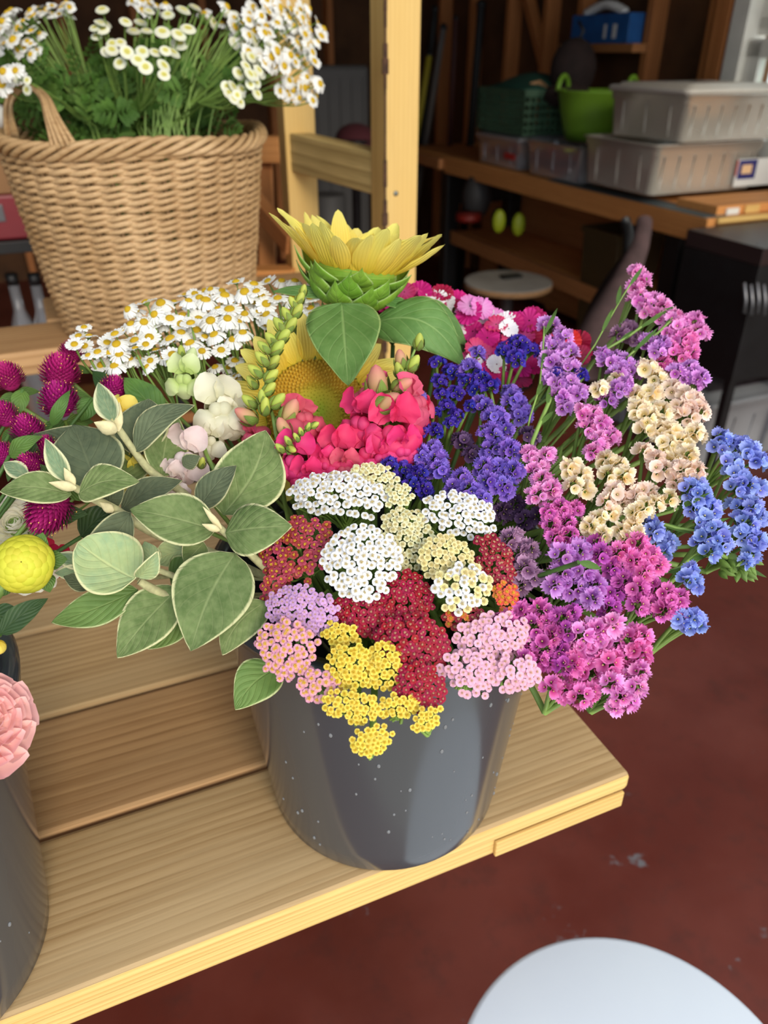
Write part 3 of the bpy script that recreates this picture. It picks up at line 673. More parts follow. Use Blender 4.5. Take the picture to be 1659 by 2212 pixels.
for kind, sp, label, blobs in SA:
    bx = sum(b[0] for b in blobs) / len(blobs); by = sum(b[1] for b in blobs) / len(blobs)
    d0 = D(by) + (.006 if kind in ('dusk', 'mauve') else 0) + (.02 if 'shade' in label else 0)
    if bx > 1480: d0 += .03 * (bx - 1480) / 180
    C = P(bx, by, d0); N0 = outward(C, up=.35, cam_=.45)
    core = C - N0 * .030 - ZUP * .022
    th = empty('statice_sprig', core, label, 'flower', 'statice sprigs in the middle bucket')
    ms = MB()
    for bi, (x_, y_, r_) in enumerate(blobs):
        d = d0 + (D(y_) - D(by)) * .8 + RND.uniform(-.004, .004); c = P(x_, y_, d); rb = r_ * 1.08 / F * d
        N = (outward(c, up=.45, cam_=.5) + (c - core).normalized() * .5 + jit(.1)).normalized()
        root = c - N * rb * .9; fl = []; k = 0
        nfl = max(5, int(2.2 * (r_ / (sp * .5)) ** 1.7)); nfl = min(int(nfl * 1.35), 22)
        mc = MB()
        for i in range(nfl):
            a = i * 2.39996 + RND.uniform(-.2, .2); ct = 1 - (i + .5) / nfl * .95; stt = sqrt(max(0, 1 - ct * ct))
            R = frame(N); dr = (R @ V((cos(a) * stt, sin(a) * stt, ct))).normalized()
            q = root + dr * rb * RND.uniform(.80, 1.04) + N * rb * .1; dr = (dr + jit(.16)).normalized(); s_ = sp * .56 / F * d * RND.uniform(.82, 1.14)
            if kind == 'indigo': s_ *= .9
            fl.append((q, dr, s_)); e = q - dr * s_ * 1.6
            mc.tube([root - N * rb * .5, e, e + dr * s_ * .3], [.0009, .0014, .0018], 4, 0, False)
            if i % 3 == 0: leaf(mc, e - dr * s_ * .7, e + dr * s_ * .5 + jit(.0008), s_ * .22, N, nu=4, nv=3)
        cl = obj('flower_cluster', mc, M['calyx'], th); cl['_o'] = th.location
        for q, dr, s_ in fl:
            inst(RND.choice(ST[kind]), 'floret', cl, q, frame(dr, RND.uniform(0, 6)), (s_, s_, s_ * RND.uniform(.8, 1.15)))
        ms.tube(bez(root, (root + core) / 2 + ZUP * .004, core, 6), [.0011, .0012, .0013, .0014, .0016, .0018], 5)
    pth = to_bucket(core, rr=.10)
    ms.tube(pth, .0019, 6)
    for k_ in range(4 if core.z > 1.17 else 0):
        i_ = RND.randrange(0, 5); leaf(ms, pth[i_], pth[i_] + (pth[max(0, i_ - 1)] - pth[i_] + jit(.004)).normalized() * .016, .0018, N0, nu=6, nv=3)
    obj('stem', ms, M['stem'], th)
for o in list(bpy.data.objects):
    if '_o' in o: del o['_o']

# long bare stalks of the arching upper sprays and the blue ones
for label, pts_, r_ in [
    ('slender green statice stalk rising left of the highest pink tip', [(1285, 745, .59), (1310, 700, .6), (1345, 640, .605), (1372, 598, .61)], 2.6),
    ('thick green statice stalk crossing under the arching pink spray', [(1300, 760, .58), (1360, 725, .585), (1400, 695, .59), (1440, 668, .6)], 4.5),
    ('green statice stalk under the upper right spray', [(1345, 780, .57), (1385, 745, .575), (1420, 720, .585), (1452, 690, .59)], 4),
    ('light green statice stalk beside the orchid spike', [(1145, 900, .53), (1165, 840, .55), (1172, 770, .57), (1176, 705, .585)], 2.8),
    ('broad green statice stalk between violet and orchid spikes', [(1150, 955, .51), (1172, 900, .53), (1190, 860, .545)], 6),
    ('green stalk running into the blue statice dome', [(1400, 1118, .49), (1450, 1105, .485), (1490, 1085, .48)], 5),
    ('light green stalk running to the blue statice middle', [(1395, 1120, .49), (1460, 1140, .482), (1525, 1150, .48)], 4),
    ('green stalk below the blue group', [(1430, 1240, .46), (1470, 1225, .462), (1500, 1200, .47), (1530, 1180, .475)], 4),
    ('yellow-green winged stalk at the far right bottom of the blue group', [(1500, 1180, .48), (1550, 1195, .485), (1590, 1215, .49), (1618, 1225, .49)], 6)]:
    th = empty('statice_stalk', P(*pts_[0]), label, 'stem')
    mb = MB(); pp = [P(*q) for q in pts_]; rr = r_ / F * .5
    mb.tube(to_bucket(pp[0])[::-1] + pp[1:], rr * .8, 6); obj('stem', mb, M['stem'], th)
    for i in range(len(pp) - 1):
        mb = MB(); a = pp[i + 1]; dr = (pp[i + 1] - pp[i]).normalized()
        leaf(mb, a - dr * .01, a + dr * .012 + jit(.004), .0016, (CAM - a), nu=8, nv=4, camber=.1); obj('bract', mb, M['leaf'], th)
th = empty('statice_buds', P(1592, 1225, .49), 'cluster of closed green statice buds at the right edge, below the blue flowers', 'flower')
for i in range(26):
    a = P(RND.uniform(1545, 1625), RND.uniform(1190, 1235), .488); dr = (UP * -.35 + RIGHT * RND.uniform(-.1, .6) - FWD * .3 + jit(.15)).normalized()
    mb = MB(); leaf(mb, a, a + dr * .011, .0022, CAM - a, nu=6, nv=4, fold=-.6); obj('bud', mb, M['calyx'], th)
mb = MB(); mb.tube(to_bucket(P(1560, 1200, .492))[::-1], .0018, 5); obj('stem', mb, M['stem'], th)

# ------------------------------------------------------------------ grey-green leafy branch
# twig thing: label, stem path [(x, y, d, r px)], leaves [(base, tip, halfwidth px, material, facing tweak (right, up, cam), options)]
def twig(label, path, leaves, name='leafy_branch', smat='stem_grey', c=BC, bracts=()):
    th = empty(name, P(*path[0][:3]), label, 'branch')
    pp = [P(*q[:3]) for q in path]; rr = [q[3] / F * q[2] for q in path]
    mb = MB()
    # smooth the path
    sm = []; sr = []
    for i in range(len(pp) - 1):
        p0 = pp[max(0, i - 1)]; p1 = pp[i]; p2 = pp[i + 1]; p3 = pp[min(len(pp) - 1, i + 2)]
        for k in range(4):
            t = k / 4; sm.append(.5 * ((2 * p1) + (p2 - p0) * t + (2 * p0 - 5 * p1 + 4 * p2 - p3) * t * t + (3 * p1 - p0 - 3 * p2 + p3) * t ** 3)); sr.append(rr[i] + (rr[i + 1] - rr[i]) * t)
    sm.append(pp[-1]); sr.append(rr[-1])
    tail = to_bucket(pp[0], c)[1:]
    mb.tube(tail[::-1] + sm, [rr[0]] * len(tail) + sr, 8); obj('stem', mb, M[smat], th)
    for lf in leaves:
        (bx, by, bd), (tx, ty, td), hw, mat, fc = lf[:5]; kw = dict(lf[5]) if len(lf) > 5 else {}
        b = P(bx, by, bd); t = P(tx, ty, td); n = (CAM - b).normalized() + RIGHT * fc[0] + UP * fc[1]
        mb = MB(); k2 = dict(nu=22, nv=11, camber=.10, fold=.16, ruffle=.006, seed=bx); k2.update(kw)
        leaf(mb, b, t, hw / F * (bd + td) / 2, n, **k2); o = obj('leaf', mb, M[mat], th, solid=.0007)
    for (bx, by, bd), (tx, ty, td), hw in bracts:
        b = P(bx, by, bd); t = P(tx, ty, td); mb = MB(); ax = (t - b); L = ax.length
        mb.lathe([(hw / F * bd * w_, L * q) for q, w_ in [(0, .3), (.12, .7), (.3, 1), (.5, .95), (.7, .65), (.88, .3), (1, .03)]], 12)
        R = frame(ax); mb.v = [tuple(b + R @ V((q[0], q[1] * .6, q[2]))) for q in mb.v]
        obj('bract', mb, M['cream_bract'], th)
    return th
G, GD, GP, GB = 'g_leaf', 'g_leaf_dark', 'g_leaf_pale', 'g_leaf_bright'
twig('grey-green branch rising to a cream-edged bud at the top of the foliage', [(440, 1110, .50, 9), (390, 1060, .50, 9), (330, 1022, .498, 9), (290, 975, .495, 8), (262, 935, .49, 8), (240, 905, .487, 8)],
 [((292, 976, .494), (416, 870, .50), 36, GD, (-.3, .5), {'curl': .08, 'side': .10}),
  ((300, 985, .505), (322, 862, .525), 60, GD, (-.3, .1)),
  ((348, 1030, .503), (378, 892, .52), 50, G, (.3, .0), {'side': .06}),
  ((246, 910, .486), (212, 826, .482), 25, 'bud_leaf', (-.2, .1), {'fold': .5}),
  ((262, 1052, .503), (262, 965, .52), 60, G, (0, .2)),
  ], bracts=[((252, 932, .485), (203, 912, .478), 19), ((255, 932, .487), (258, 868, .486), 10)])
twig('grey-green branch pointing left with a cream-edged bud at its end', [(420, 1180, .48, 10), (350, 1160, .478, 10), (290, 1128, .475, 10), (250, 1102, .472, 11), (205, 1078, .468, 10), (160, 1052, .465, 8)],
 [((154, 1068, .463), (0, 1062, .46), 37, G, (0, .35), {'camber': .14, 'side': -.04}),
  ((170, 1068, .462), (297, 1038, .455), 43, G, (-.2, .45), {'camber': .12, 'curl': .05, 'side': .06}),
  ((215, 1062, .478), (158, 918, .50), 78, GD, (0, .1), {'camber': .1}),
  ((205, 935, .51), (72, 940, .515), 30, GD, (0, .2), {'side': .12}),
  ((146, 1040, .464), (98, 947, .458), 22, 'bud_leaf', (-.2, 0), {'fold': .5}),
  ((262, 1102, .486), (394, 1038, .49), 32, GD, (0, .3), {'side': .06}),
  ((60, 1030, .475), (8, 1000, .478), 20, 'bud_leaf', (0, .2)),
  ((225, 1092, .478), (268, 1055, .476), 22, GD, (0, 0)),
  ((282, 1108, .468), (160, 1212, .462), 42, GD, (.35, .2), {'camber': .16, 'side': .10})],
 bracts=[((165, 1055, .46), (105, 1042, .455), 13), ((160, 1050, .461), (138, 1010, .46), 12), ((245, 1105, .468), (215, 1085, .466), 12)])
twig('broad-leaved grey-green branch in the centre of the foliage', [(600, 1250, .46, 9), (560, 1215, .456, 9), (520, 1178, .452, 8), (480, 1145, .45, 8), (455, 1120, .448, 6)],
 [((466, 1145, .447), (281, 1101, .44), 58, G, (-.1, .3), {'camber': .10}),
  ((488, 1152, .446), (631, 1137, .43), 58, G, (.1, .2), {'fold': -.12}),
  ((482, 1112, .478), (574, 930, .50), 76, G, (-.15, .15), {'side': -.10}),
  ((430, 1098, .468), (508, 1004, .47), 36, GD, (-.4, .2), {'curl': .06}),
  ((508, 1195, .448), (412, 1406, .43), 86, G, (.1, .25), {'camber': .08, 'side': -.05}),
  ((441, 1172, .452), (398, 1218, .45), 32, G, (0, .1)),
  ((395, 1005, .492), (432, 985, .49), 18, GD, (0, 0)),
  ((575, 1300, .445), (480, 1416, .438), 44, G, (.2, .2), {'curl': .06, 'side': -.12})],
 bracts=[((478, 1142, .444), (438, 1094, .44), 8), ((474, 1146, .443), (436, 1132, .438), 10)])
twig('pale young leaf pair on a felted twig at the left of the foliage', [(500, 1320, .46, 9), (420, 1302, .457, 10), (370, 1290, .452, 10), (330, 1272, .448, 10), (300, 1255, .444, 8)],
 [((292, 1250, .442), (168, 1172, .442), 76, GP, (.15, .25), {'camber': -.08, 'fold': .28, 'shape': lambda t: ovate(t, .8, .55)}),
  ((300, 1248, .436), (341, 1190, .425), 24, GP, (.5, .2), {'fold': .6}),
  ((298, 1274, .450), (112, 1345, .445), 42, GB, (0, .35), {'side': .06}),
  ((386, 1270, .452), (254, 1421, .445), 58, G, (-.1, .3), {'camber': .12}),
  ((412, 1322, .466), (318, 1402, .462), 34, GB, (0, .2)),
  ((195, 1270, .462), (138, 1245, .460), 20, GD, (0, .2)),
  ((370, 1262, .468), (445, 1225, .47), 50, GB, (0, .2)),
  ((395, 1185, .475), (330, 1215, .47), 30, GP, (0, .2))])
twig('felted side twig between the two big leaves', [(460, 1300, .462, 6), (410, 1262, .458, 7), (370, 1242, .452, 7), (330, 1228, .45, 6)],
 [((335, 1225, .452), (312, 1170, .456), 22, GP, (0, .2))], bracts=[((345, 1232, .449), (318, 1210, .446), 8)])
twig('bright green leaf poking out over the bucket rim under the lilac yarrow', [(640, 1400, .47, 4), (620, 1430, .462, 4), (600, 1448, .455, 4)],
 [((606, 1440, .452), (508, 1533, .44), 50, GB, (-.1, .3), {'side': -.08, 'camber': .12})], smat='stem')
twig('felted leaf stub on the left beside the yellow bud', [(300, 1250, .47, 5), (220, 1225, .468, 6), (150, 1212, .465, 7)],
 [((190, 1222, .466), (112, 1200, .462), 20, 'bud_leaf', (0, .3)), ((180, 1235, .464), (118, 1238, .46), 18, 'bud_leaf', (0, -.1))])

# ------------------------------------------------------------------ feverfew daisies
pm('daisy_white', (238, 236, 226), (250, 250, 248), var=.04, hue=.005, trans=.15)
M['daisy_disc'] = plain('yellow_daisy_disc', (226, 184, 30), .7, nscale=900, namt=.35, bump=.6)
M['button_disc'] = plain('cream_button_disc', (232, 224, 120), .7, nscale=700, namt=.2, bump=.6)
pm('button_white', (232, 232, 180), (248, 248, 232), var=.04, trans=.15)
M['ff_leaf'] = leafmat('feverfew_leaf', (72, 108, 40), (112, 144, 70), None, 0, 5, .35, 0, .6, .18, c2=(96, 134, 54))
def daisy(npet, droop, seed):
    r = random.Random(seed); mb = MB()
    for k in range(npet):
        a = 2 * pi * k / npet + r.uniform(-.07, .07); d = V((cos(a), sin(a), 0)); sd = V((-sin(a), cos(a), 0)); nu, nv = 6, 4; pts = []; uvs = []
        L = r.uniform(.88, 1.02); dz = droop + r.uniform(-.08, .12)
        for i in range(nu):
            x = i / (nu - 1); ww = .155 * (.45 + .75 * x) * (1 if x < .9 else .72)
            for j in range(nv):
                y = j / (nv - 1) * 2 - 1; notch = .05 * (x > .95) * (1 if abs(y) > .5 else -.6)
                pts.append(d * (.30 + (L - .30) * x - notch) + sd * (ww * y) + ZUP * (-dz * x * x + .05 * sin(x * 3) - .05 * y * y)); uvs.append((x, (y + 1) / 2))
        mb.grid(pts, nu, nv, 0, uvs)
    mb.lathe([(.02, -.34), (.10, -.30), (.30, -.12), (.34, .0)], 10, 1)
    mb.tube([(0, 0, -1.1), (0, 0, -.3)], [.05, .07], 5, 1, False)
    me = mb.mesh('blossom', [M['daisy_white'], M['calyx']])
    mb = MB(); mb.lathe([(.38, -.02), (.39, .06), (.34, .15), (.22, .22), (.10, .25), (.01, .26)], 14)
    for k in range(46):
        rr = .37 * sqrt(k / 46); a = k * 2.4; mb.ball((rr * cos(a), rr * sin(a), .25 - 1.1 * rr * rr), .038, 4, 3)
    return me, mb.mesh('disc', [M['daisy_disc']])
DZ = [daisy(17, .05, 1), daisy(15, .25, 2), daisy(19, -.12, 3), daisy(16, .45, 4)]
def button(seed):
    r = random.Random(seed); mb = MB()
    for ring, (rad, z, n, w_) in enumerate([(.98, .02, 26, .13), (.88, .16, 24, .13), (.74, .26, 20, .12)]):
        for k in range(n):
            a = 2 * pi * (k + .5 * ring) / n; d = V((cos(a), sin(a), 0)); sd = V((-sin(a), cos(a), 0)); pts = []; uvs = []
            for i in range(4):
                x = i / 3
                for j in range(3):
                    y = j - 1; pts.append(d * (rad * (.5 + .5 * x)) + sd * (w_ * y * (.6 + .5 * x)) + ZUP * (z + .10 * sin(x * 2.6))); uvs.append((x, (y + 1) / 2))
            mb.grid(pts, 4, 3, 0, uvs)
    mb.lathe([(.03, -.5), (.3, -.45), (.75, -.2), (.9, .02)], 14, 1)
    mb.tube([(0, 0, -1.4), (0, 0, -.4)], [.07, .1], 5, 1, False)
    me = mb.mesh('blossom', [M['button_white'], M['calyx']])
    mb = MB(); mb.lathe([(.62, .18), (.6, .26), (.4, .30), (.2, .26), (.02, .22)], 14)
    for k in range(40):
        rr = .56 * sqrt(k / 40); a = k * 2.4; mb.ball((rr * cos(a), rr * sin(a), .27), .05, 4, 3)
    return me, mb.mesh('disc', [M['button_disc']])
BT = [button(1), button(2)]
def lobed(mb, b, t, hw, n, mi=0):
    """deeply cut feverfew leaf"""
    b, t, n = V(b), V(t), V(n); ax = t - b; L = ax.length; ax.normalize(); n = (n - ax * n.dot(ax)).normalized(); sd = n.cross(ax)
    mb.tube([b, t], [L * .012, L * .004], 4, mi, False)
    for k, x in enumerate([.25, .42, .6, .76]):
        for sg in (-1, 1):
            c = b + ax * (L * x); e = c + (sd * sg * (.9 - .3 * k / 3) + ax * .55).normalized() * hw * (1.15 - .15 * k) + n * RND.uniform(-.1, .2) * hw
            leaf(mb, c, e, hw * .16, n, mi=mi, nu=6, nv=3, shape=lambda q: (.25 + .9 * sin(pi * min(1, q * .82)) * (1 + .35 * sin(q * 16))) * (q < .999))
    leaf(mb, b + ax * (L * .7), t, hw * .18, n, mi=mi, nu=6, nv=3, shape=lambda q: (.3 + .8 * sin(pi * q * .85) * (1 + .3 * sin(q * 16))) * (q < .999))
def sprig(label, spots, d, sz, c, kind='daisy', name='feverfew_sprig', root=None, up=.7, group=None, stemr=.0009, leaves=0, lrad=.04, stemfn=None, dj=.008, nbias=None):
    bx = sum(q[0] for q in spots) / len(spots); by = sum(q[1] for q in spots) / len(spots); C = P(bx, by, d)
    base = root if root is not None else C - outward(C, c, .9, 0) * .05
    th = empty(name, base, label, 'flower', group)
    ms = MB()
    for (x_, y_, _) in spots:
        dd = d + (D(y_) - D(by)) * .5 + RND.uniform(-dj, dj); q = P(x_, y_, dd)
        nn = ((q - base).normalized() * .6 + ZUP * up + (CAM - q).normalized() * RND.uniform(.25, .7) + jit(.22))
        if nbias is not None: nn += nbias
        nn.normalize()
        me, md = RND.choice(DZ if (kind == 'daisy' or (kind == 'mix' and RND.random() < .6)) else BT)
        s_ = sz * .5 / F * dd * RND.uniform(.82, 1.12) * (.82 if me in [b[0] for b in BT] else 1)
        o = inst(me, 'blossom', th, q, frame(nn, RND.uniform(0, 6)), s_)
        dsc = bpy.data.objects.new('disc', md); COL.objects.link(dsc); dsc.parent = o
        ms.tube(bez(q - nn * s_ * .8, q - nn * s_ * 3.5, base, 6), stemr, 4, 0, False)
    ms.tube(stemfn(base) if stemfn else to_bucket(base, c), stemr * 1.7, 5)
    obj('stem', ms, M['stem'], th)
    for _ in range(leaves):
        a = base + jit(lrad * .5); e = a + ((CAM - a).normalized() * .3 + ZUP * RND.uniform(-.1, .8) + jit(.6)).normalized() * lrad * RND.uniform(.7, 1.3)
        mb = MB(); lobed(mb, a, e, lrad * .42, (CAM - a).normalized() + jit(.3)); obj('leaf', mb, M['ff_leaf'], th)
    return th
FF = [(242, 765, 34, 44, 44, 'feverfew sprig at the left end of the bouquet above the felted bud'), (178, 742, 16, 34, 34, 'small feverfew tip reaching left over the pink globes'),
 (305, 700, 46, 44, 44, 'feverfew sprig in front of the basket foot'), (390, 680, 46, 44, 45, 'feverfew sprig third from the left at the basket foot'), (460, 665, 44, 46, 47, 'feverfew sprig in the middle of the daisy bank'),
 (530, 655, 44, 46, 46, 'feverfew sprig behind the tall snapdragon bud spike'), (325, 770, 44, 34, 40, 'feverfew sprig with half-hidden heads above the pale snapdragon'), (400, 735, 46, 36, 46, 'feverfew sprig right above the greenish snapdragon buds'),
 (480, 718, 44, 36, 45, 'feverfew sprig touching the sunflower petal tips'), (585, 668, 34, 42, 46, 'feverfew sprig just left of the bud spike tip'), (660, 650, 40, 34, 44, 'feverfew sprig under the upright sunflower'),
 (690, 690, 30, 30, 42, 'feverfew sprig peeping beside the sunflower leaf'), (610, 612, 40, 20, 38, 'feverfew sprig farthest back at the foot of the posts'), (500, 800, 36, 22, 36, 'shaded feverfew tufts between sunflower and pale snapdragon'),
 (445, 635, 50, 16, 36, 'blurred rear feverfew sprig along the basket bottom')]
for cx, cy, rx, ry, sz, lab in FF:
    sp_ = scatter(cx, cy, rx * 1.1, ry * 1.15, sz * .66, 0, .22, .1) or [(cx, cy, 0)]
    sprig(lab, sp_, D(cy) + (.03 if 'back' in lab or 'rear' in lab else 0) + (.03 if 'shaded' in lab else 0), sz * 1.12, BC, dj=.014, up=.45, group='feverfew sprigs in the middle bucket')

# ------------------------------------------------------------------ sunflowers
pm('sun_petal', (250, 216, 60), (255, 246, 140), var=.05, hue=.008, trans=.35, streak=.16)
M['sun_bract'] = leafmat('sunflower_bract', (112, 158, 40), (160, 196, 90), (170, 200, 120), .05, 4, .4, .15, .6, .08, c2=(138, 180, 62), slant=2)
s = NT('sunflower_disc'); x, y = s.uv()
c = s.mix(s.step(x, .12, .42), lin((150, 168, 30)), lin((186, 168, 36))); c = s.mix(s.step(x, .45, .6), c, lin((202, 160, 40))); c = s.mix(s.M('MULTIPLY', s.step(y, .5, 1), s.step(x, .3, .5)), c, lin((226, 196, 70)))
M['sun_disc'] = s.fin(c, .75)
def petal_shape(q): return max(0, sin(pi * min(1, q * .96 + .02) ** .8)) ** .75 if q < .9 else max(0.0, (1 - q) / .1) ** .6 * .42
def sunflower(label, C, N, rd, plen, npet, elev, pw, seed, stemto=BC, bract=True, disc_h=.25, ring2=.6, jl=.12):
    r = random.Random(seed); th = empty('sunflower', C, label, 'flower'); R = frame(N)
    mb = MB(); prof = [(rd * .16, -rd * .8), (rd * .5, -rd * .72), (rd * .86, -rd * .42), (rd * .98, -rd * .1), (rd * .96, rd * .06)]
    mb.lathe(prof, 28); mb.v = [tuple(C + R @ V(q)) for q in mb.v]; obj('receptacle', mb, M['sun_bract'], th)
    mb = MB(); mb.lathe([(rd * .97, 0), (rd * .8, rd * disc_h * .6), (rd * .5, rd * disc_h * .9), (rd * .2, rd * disc_h * .75), (.0005, rd * disc_h * .65)], 28)
    mb.uv = [(1 - i[0], 0) for i in mb.uv]; n = 620
    for k in range(n):
        q = sqrt((k + .5) / n); a = k * 2.39996; rr = q * rd * .95; zz = rd * disc_h * (.65 + .35 * sin(pi * min(1, q * 1.1)) if q < .9 else .75 - (q - .9) * 5)
        sz = rd * (.016 + .022 * (q > .45)); hh = rd * (.02 + (.10 if q > .45 else .03) * r.uniform(.7, 1.2)); t0 = r.random()
        b_ = V((rr * cos(a), rr * sin(a), zz)); o_ = len(mb.v)
        mb.add([b_ + V((sz, 0, 0)), b_ + V((-sz * .5, sz * .87, 0)), b_ + V((-sz * .5, -sz * .87, 0)), b_ + V((cos(a) * hh * .3, sin(a) * hh * .3, hh))], [(0, 1, 3), (1, 2, 3), (2, 0, 3)], 0, [(q, t0 * .4)] * 3 + [(q, .6 + .4 * t0)])
    mb.v = [tuple(C + R @ V(q)) for q in mb.v]; obj('disc', mb, M['sun_disc'], th)
    for k in range(npet):
        lay = k % 2; a = 2 * pi * k / npet + r.uniform(-.08, .08); e = elev + r.uniform(-.14, .16) + (.14 if lay else 0)
        d = V((cos(a), sin(a), 0)); ax = (d * cos(e) + ZUP * sin(e)); L = plen * (1 - jl * r.random() - .08 * lay)
        b = d * rd * .93; t = b + ax * L; nn = (ZUP * cos(e) - d * sin(e))
        mb = MB(); leaf(mb, C + R @ b, C + R @ t, pw * r.uniform(.85, 1.15), R @ nn, nu=16, nv=9, camber=r.uniform(-.04, .12), fold=r.uniform(.05, .5), curl=r.uniform(-.14, .10), shape=petal_shape, twist=r.uniform(-.4, .4), side=r.uniform(-.05, .05), ruffle=.008, seed=k)
        obj('petal', mb, M['sun_petal'], th)
    if bract:
        for k in range(26):
            lay = k % 3; a = 2 * pi * k / 26 * 1.0 + r.uniform(-.08, .08); d = V((cos(a), sin(a), 0))
            rr = rd * (.72, .92, 1.02)[lay]; z = -rd * (.74, .50, .20)[lay]; e = (1.0, 1.05, .85)[lay] + r.uniform(-.14, .14)
            b = d * rr * .86 + ZUP * (z - rd * .10); t = d * (rr + rd * .62 * cos(e)) + ZUP * (z + rd * .72 * sin(e)) ; t += jit(rd * .03)
            n2 = (d * sin(e) - ZUP * cos(e) * .6)
            mb = MB(); leaf(mb, C + R @ b, C + R @ t, rd * .31, R @ n2, nu=14, nv=7, camber=.14, fold=-.30, curl=-.18, shape=lambda q: (1.25 * sin(pi * min(1, q * 1.02) ** .62) ** .9 * (1 - q) ** .45 if q < 1 else 0), seed=k)
            obj('bract', mb, M['sun_bract'], th, solid=.0006)
    base = C - N * rd * .6
    mb = MB(); tb = to_bucket(base - N * .03, stemto); mb.tube([C - N * rd * .5] + tb, .0055, 10); obj('stem', mb, M['stem'], th)
    return th, base
d1 = .60
S1 = P(768, 580, d1); N1 = (ZUP * 1.0 + RIGHT * .16 + V((0, 1, 0)) * .14).normalized()
s1, b1 = sunflower('upright yellow sunflower seen from the side above its green bracts', S1, N1, 94 / F * d1, 140 / F * d1, 34, .74, 26 / F * d1, 4, jl=.30)
for (b_, t_, hw, fc, kw) in [((738, 655, .575), (752, 832, .525), 78, (0, .25), {'camber': .05, 'fold': .12, 'shape': lambda t: ovate(t, .62, .8)}),
    ((800, 700, .60), (1004, 790, .59), 60, (-.1, .5), {'camber': .24, 'fold': -.1, 'side': .12}),
    ((860, 668, .62), (1008, 745, .625), 42, (.1, .6), {'camber': .2}),
    ((820, 650, .60), (905, 690, .60), 16, (0, .8), {'camber': .2}),
    ((710, 640, .60), (588, 630, .60), 14, (0, .5), {'camber': .1})]:
    mb = MB(); b = P(*b_); leaf(mb, b, P(*t_), hw / F * b_[2], (CAM - b).normalized() + RIGHT * fc[0] + UP * fc[1], nu=24, nv=11, ruffle=.008, **kw); obj('leaf', mb, M['sun_leaf'], s1, solid=.0006)
d2 = .585
S2 = P(684, 888, d2); N2 = ((CAM - S2).normalized() + UP * .05 + RIGHT * .10).normalized()
s2, b2 = sunflower('open yellow sunflower facing the viewer behind the pink snapdragons', S2, N2, 114 / F * d2, 112 / F * d2, 34, .12, 24 / F * d2, 9, bract=False, disc_h=.18)

# ------------------------------------------------------------------ snapdragons
pm('snap_pink', (226, 70, 120), (234, 52, 108), var=.08, hue=.015, trans=.25, lo=0, hi=.7)
pm('snap_rose', (206, 92, 112), (226, 84, 120), var=.08, hue=.01, trans=.25)
pm('snap_cream', (236, 232, 200), (246, 240, 222), var=.03, trans=.3)
pm('snap_blush', (246, 232, 226), (242, 214, 214), var=.03, trans=.3)
pm('snap_green', (196, 214, 120), (232, 240, 190), var=.04, trans=.3)
pm('snap_yellow', (240, 208, 70), (250, 230, 120), var=.05, trans=.3)
M['snap_bud'] = petal('snap_bud', (150, 174, 60), (198, 204, 96), var=.08, trans=.15)
M['snap_budpink'] = petal('snap_budpink', (196, 196, 110), (222, 130, 130), var=.08, trans=.2)
M['snap_sepal'] = leafmat('snapdragon_sepal', (118, 144, 60), (150, 172, 90), (150, 110, 80), .05, 3, .2, .1, .6, .1, c2=(140, 160, 74))
M['snap_throat'] = plain('yellow_throat', (240, 190, 60), .6)
def pframe(ax, up):
    z = V(ax).normalized(); x = (V(up) - z * V(up).dot(z)).normalized(); return Matrix((x, z.cross(x), z)).transposed()     # x = upper lip side, z = out of the throat
def rdl(q): return sin(pi * min(1, q * .86 + .05) ** .9) ** .7 if q < 1 else .25
def blossom(th, c, ax, up, s_, mat, seed=0, label=None):
    """two-lipped snapdragon flower, s_ = overall half size"""
    r = random.Random(seed); R = pframe(ax, up); mb = MB()
    prof = [(.20, -1.0), (.36, -.8), (.40, -.45), (.42, -.1), (.46, .12)]
    mb.lathe(prof, 16, 0, V((0, 0, 0)), fn=lambda rr, z, a, i: (rr * cos(a) * 1.0, rr * sin(a) * 1.1, z)); mb.uv = [(.2 + .4 * q[0], q[1]) for q in mb.uv]
    def lobe(b, t, hw, n, camber, fold, curl=0.0): leaf(mb, V(b), V(t), hw, V(n), nu=12, nv=9, camber=camber, fold=fold, curl=curl, shape=rdl, ruffle=.07, seed=r.random() * 9)
    for sg in (-1, 1):
        lobe((.20, sg * .10, .0), (1.02, sg * .44, .25 + r.uniform(-.15, .2)), .50, (-.25, sg * .3, 1), .16, .5, .22)
        lobe((-.22, sg * .20, .2), (-.70, sg * .84, .26 + r.uniform(-.1, .1)), .42, (.2, 0, 1), .25, -.4, .34)
    lobe((-.24, 0, .22), (-1.02, r.uniform(-.1, .1), .22), .42, (.2, 0, 1), .25, -.4, .36)
    mb.ball((-.12, .14, .20), .27, 12, 8, 0, sq=(1, .9, .9)); mb.ball((-.12, -.14, .20), .27, 12, 8, 0, sq=(1, .9, .9))
    mb.ball((-.02, 0, .22), .10, 8, 6, 1, sq=(.8, 1.6, .8))
    mb.v = [tuple(V(c) + R @ (V(q) * s_)) for q in mb.v]
    o = obj('blossom', mb, [M[mat], M['snap_throat']], th)
    if label: o['label'] = label
    sp_ = MB()
    for k in range(5):
        a = 2 * pi * k / 5; d = V((cos(a), sin(a), 0)); leaf(sp_, V((0, 0, -1.1)), d * .42 + V((0, 0, -.62)), .16, -d, nu=7, nv=4)
    sp_.v = [tuple(V(c) + R @ (V(q) * s_)) for q in sp_.v]; so_ = obj('sepals', sp_, M['snap_sepal'], th)
    so_.parent = o; so_.matrix_parent_inverse = Matrix.Identity(4)
    return o
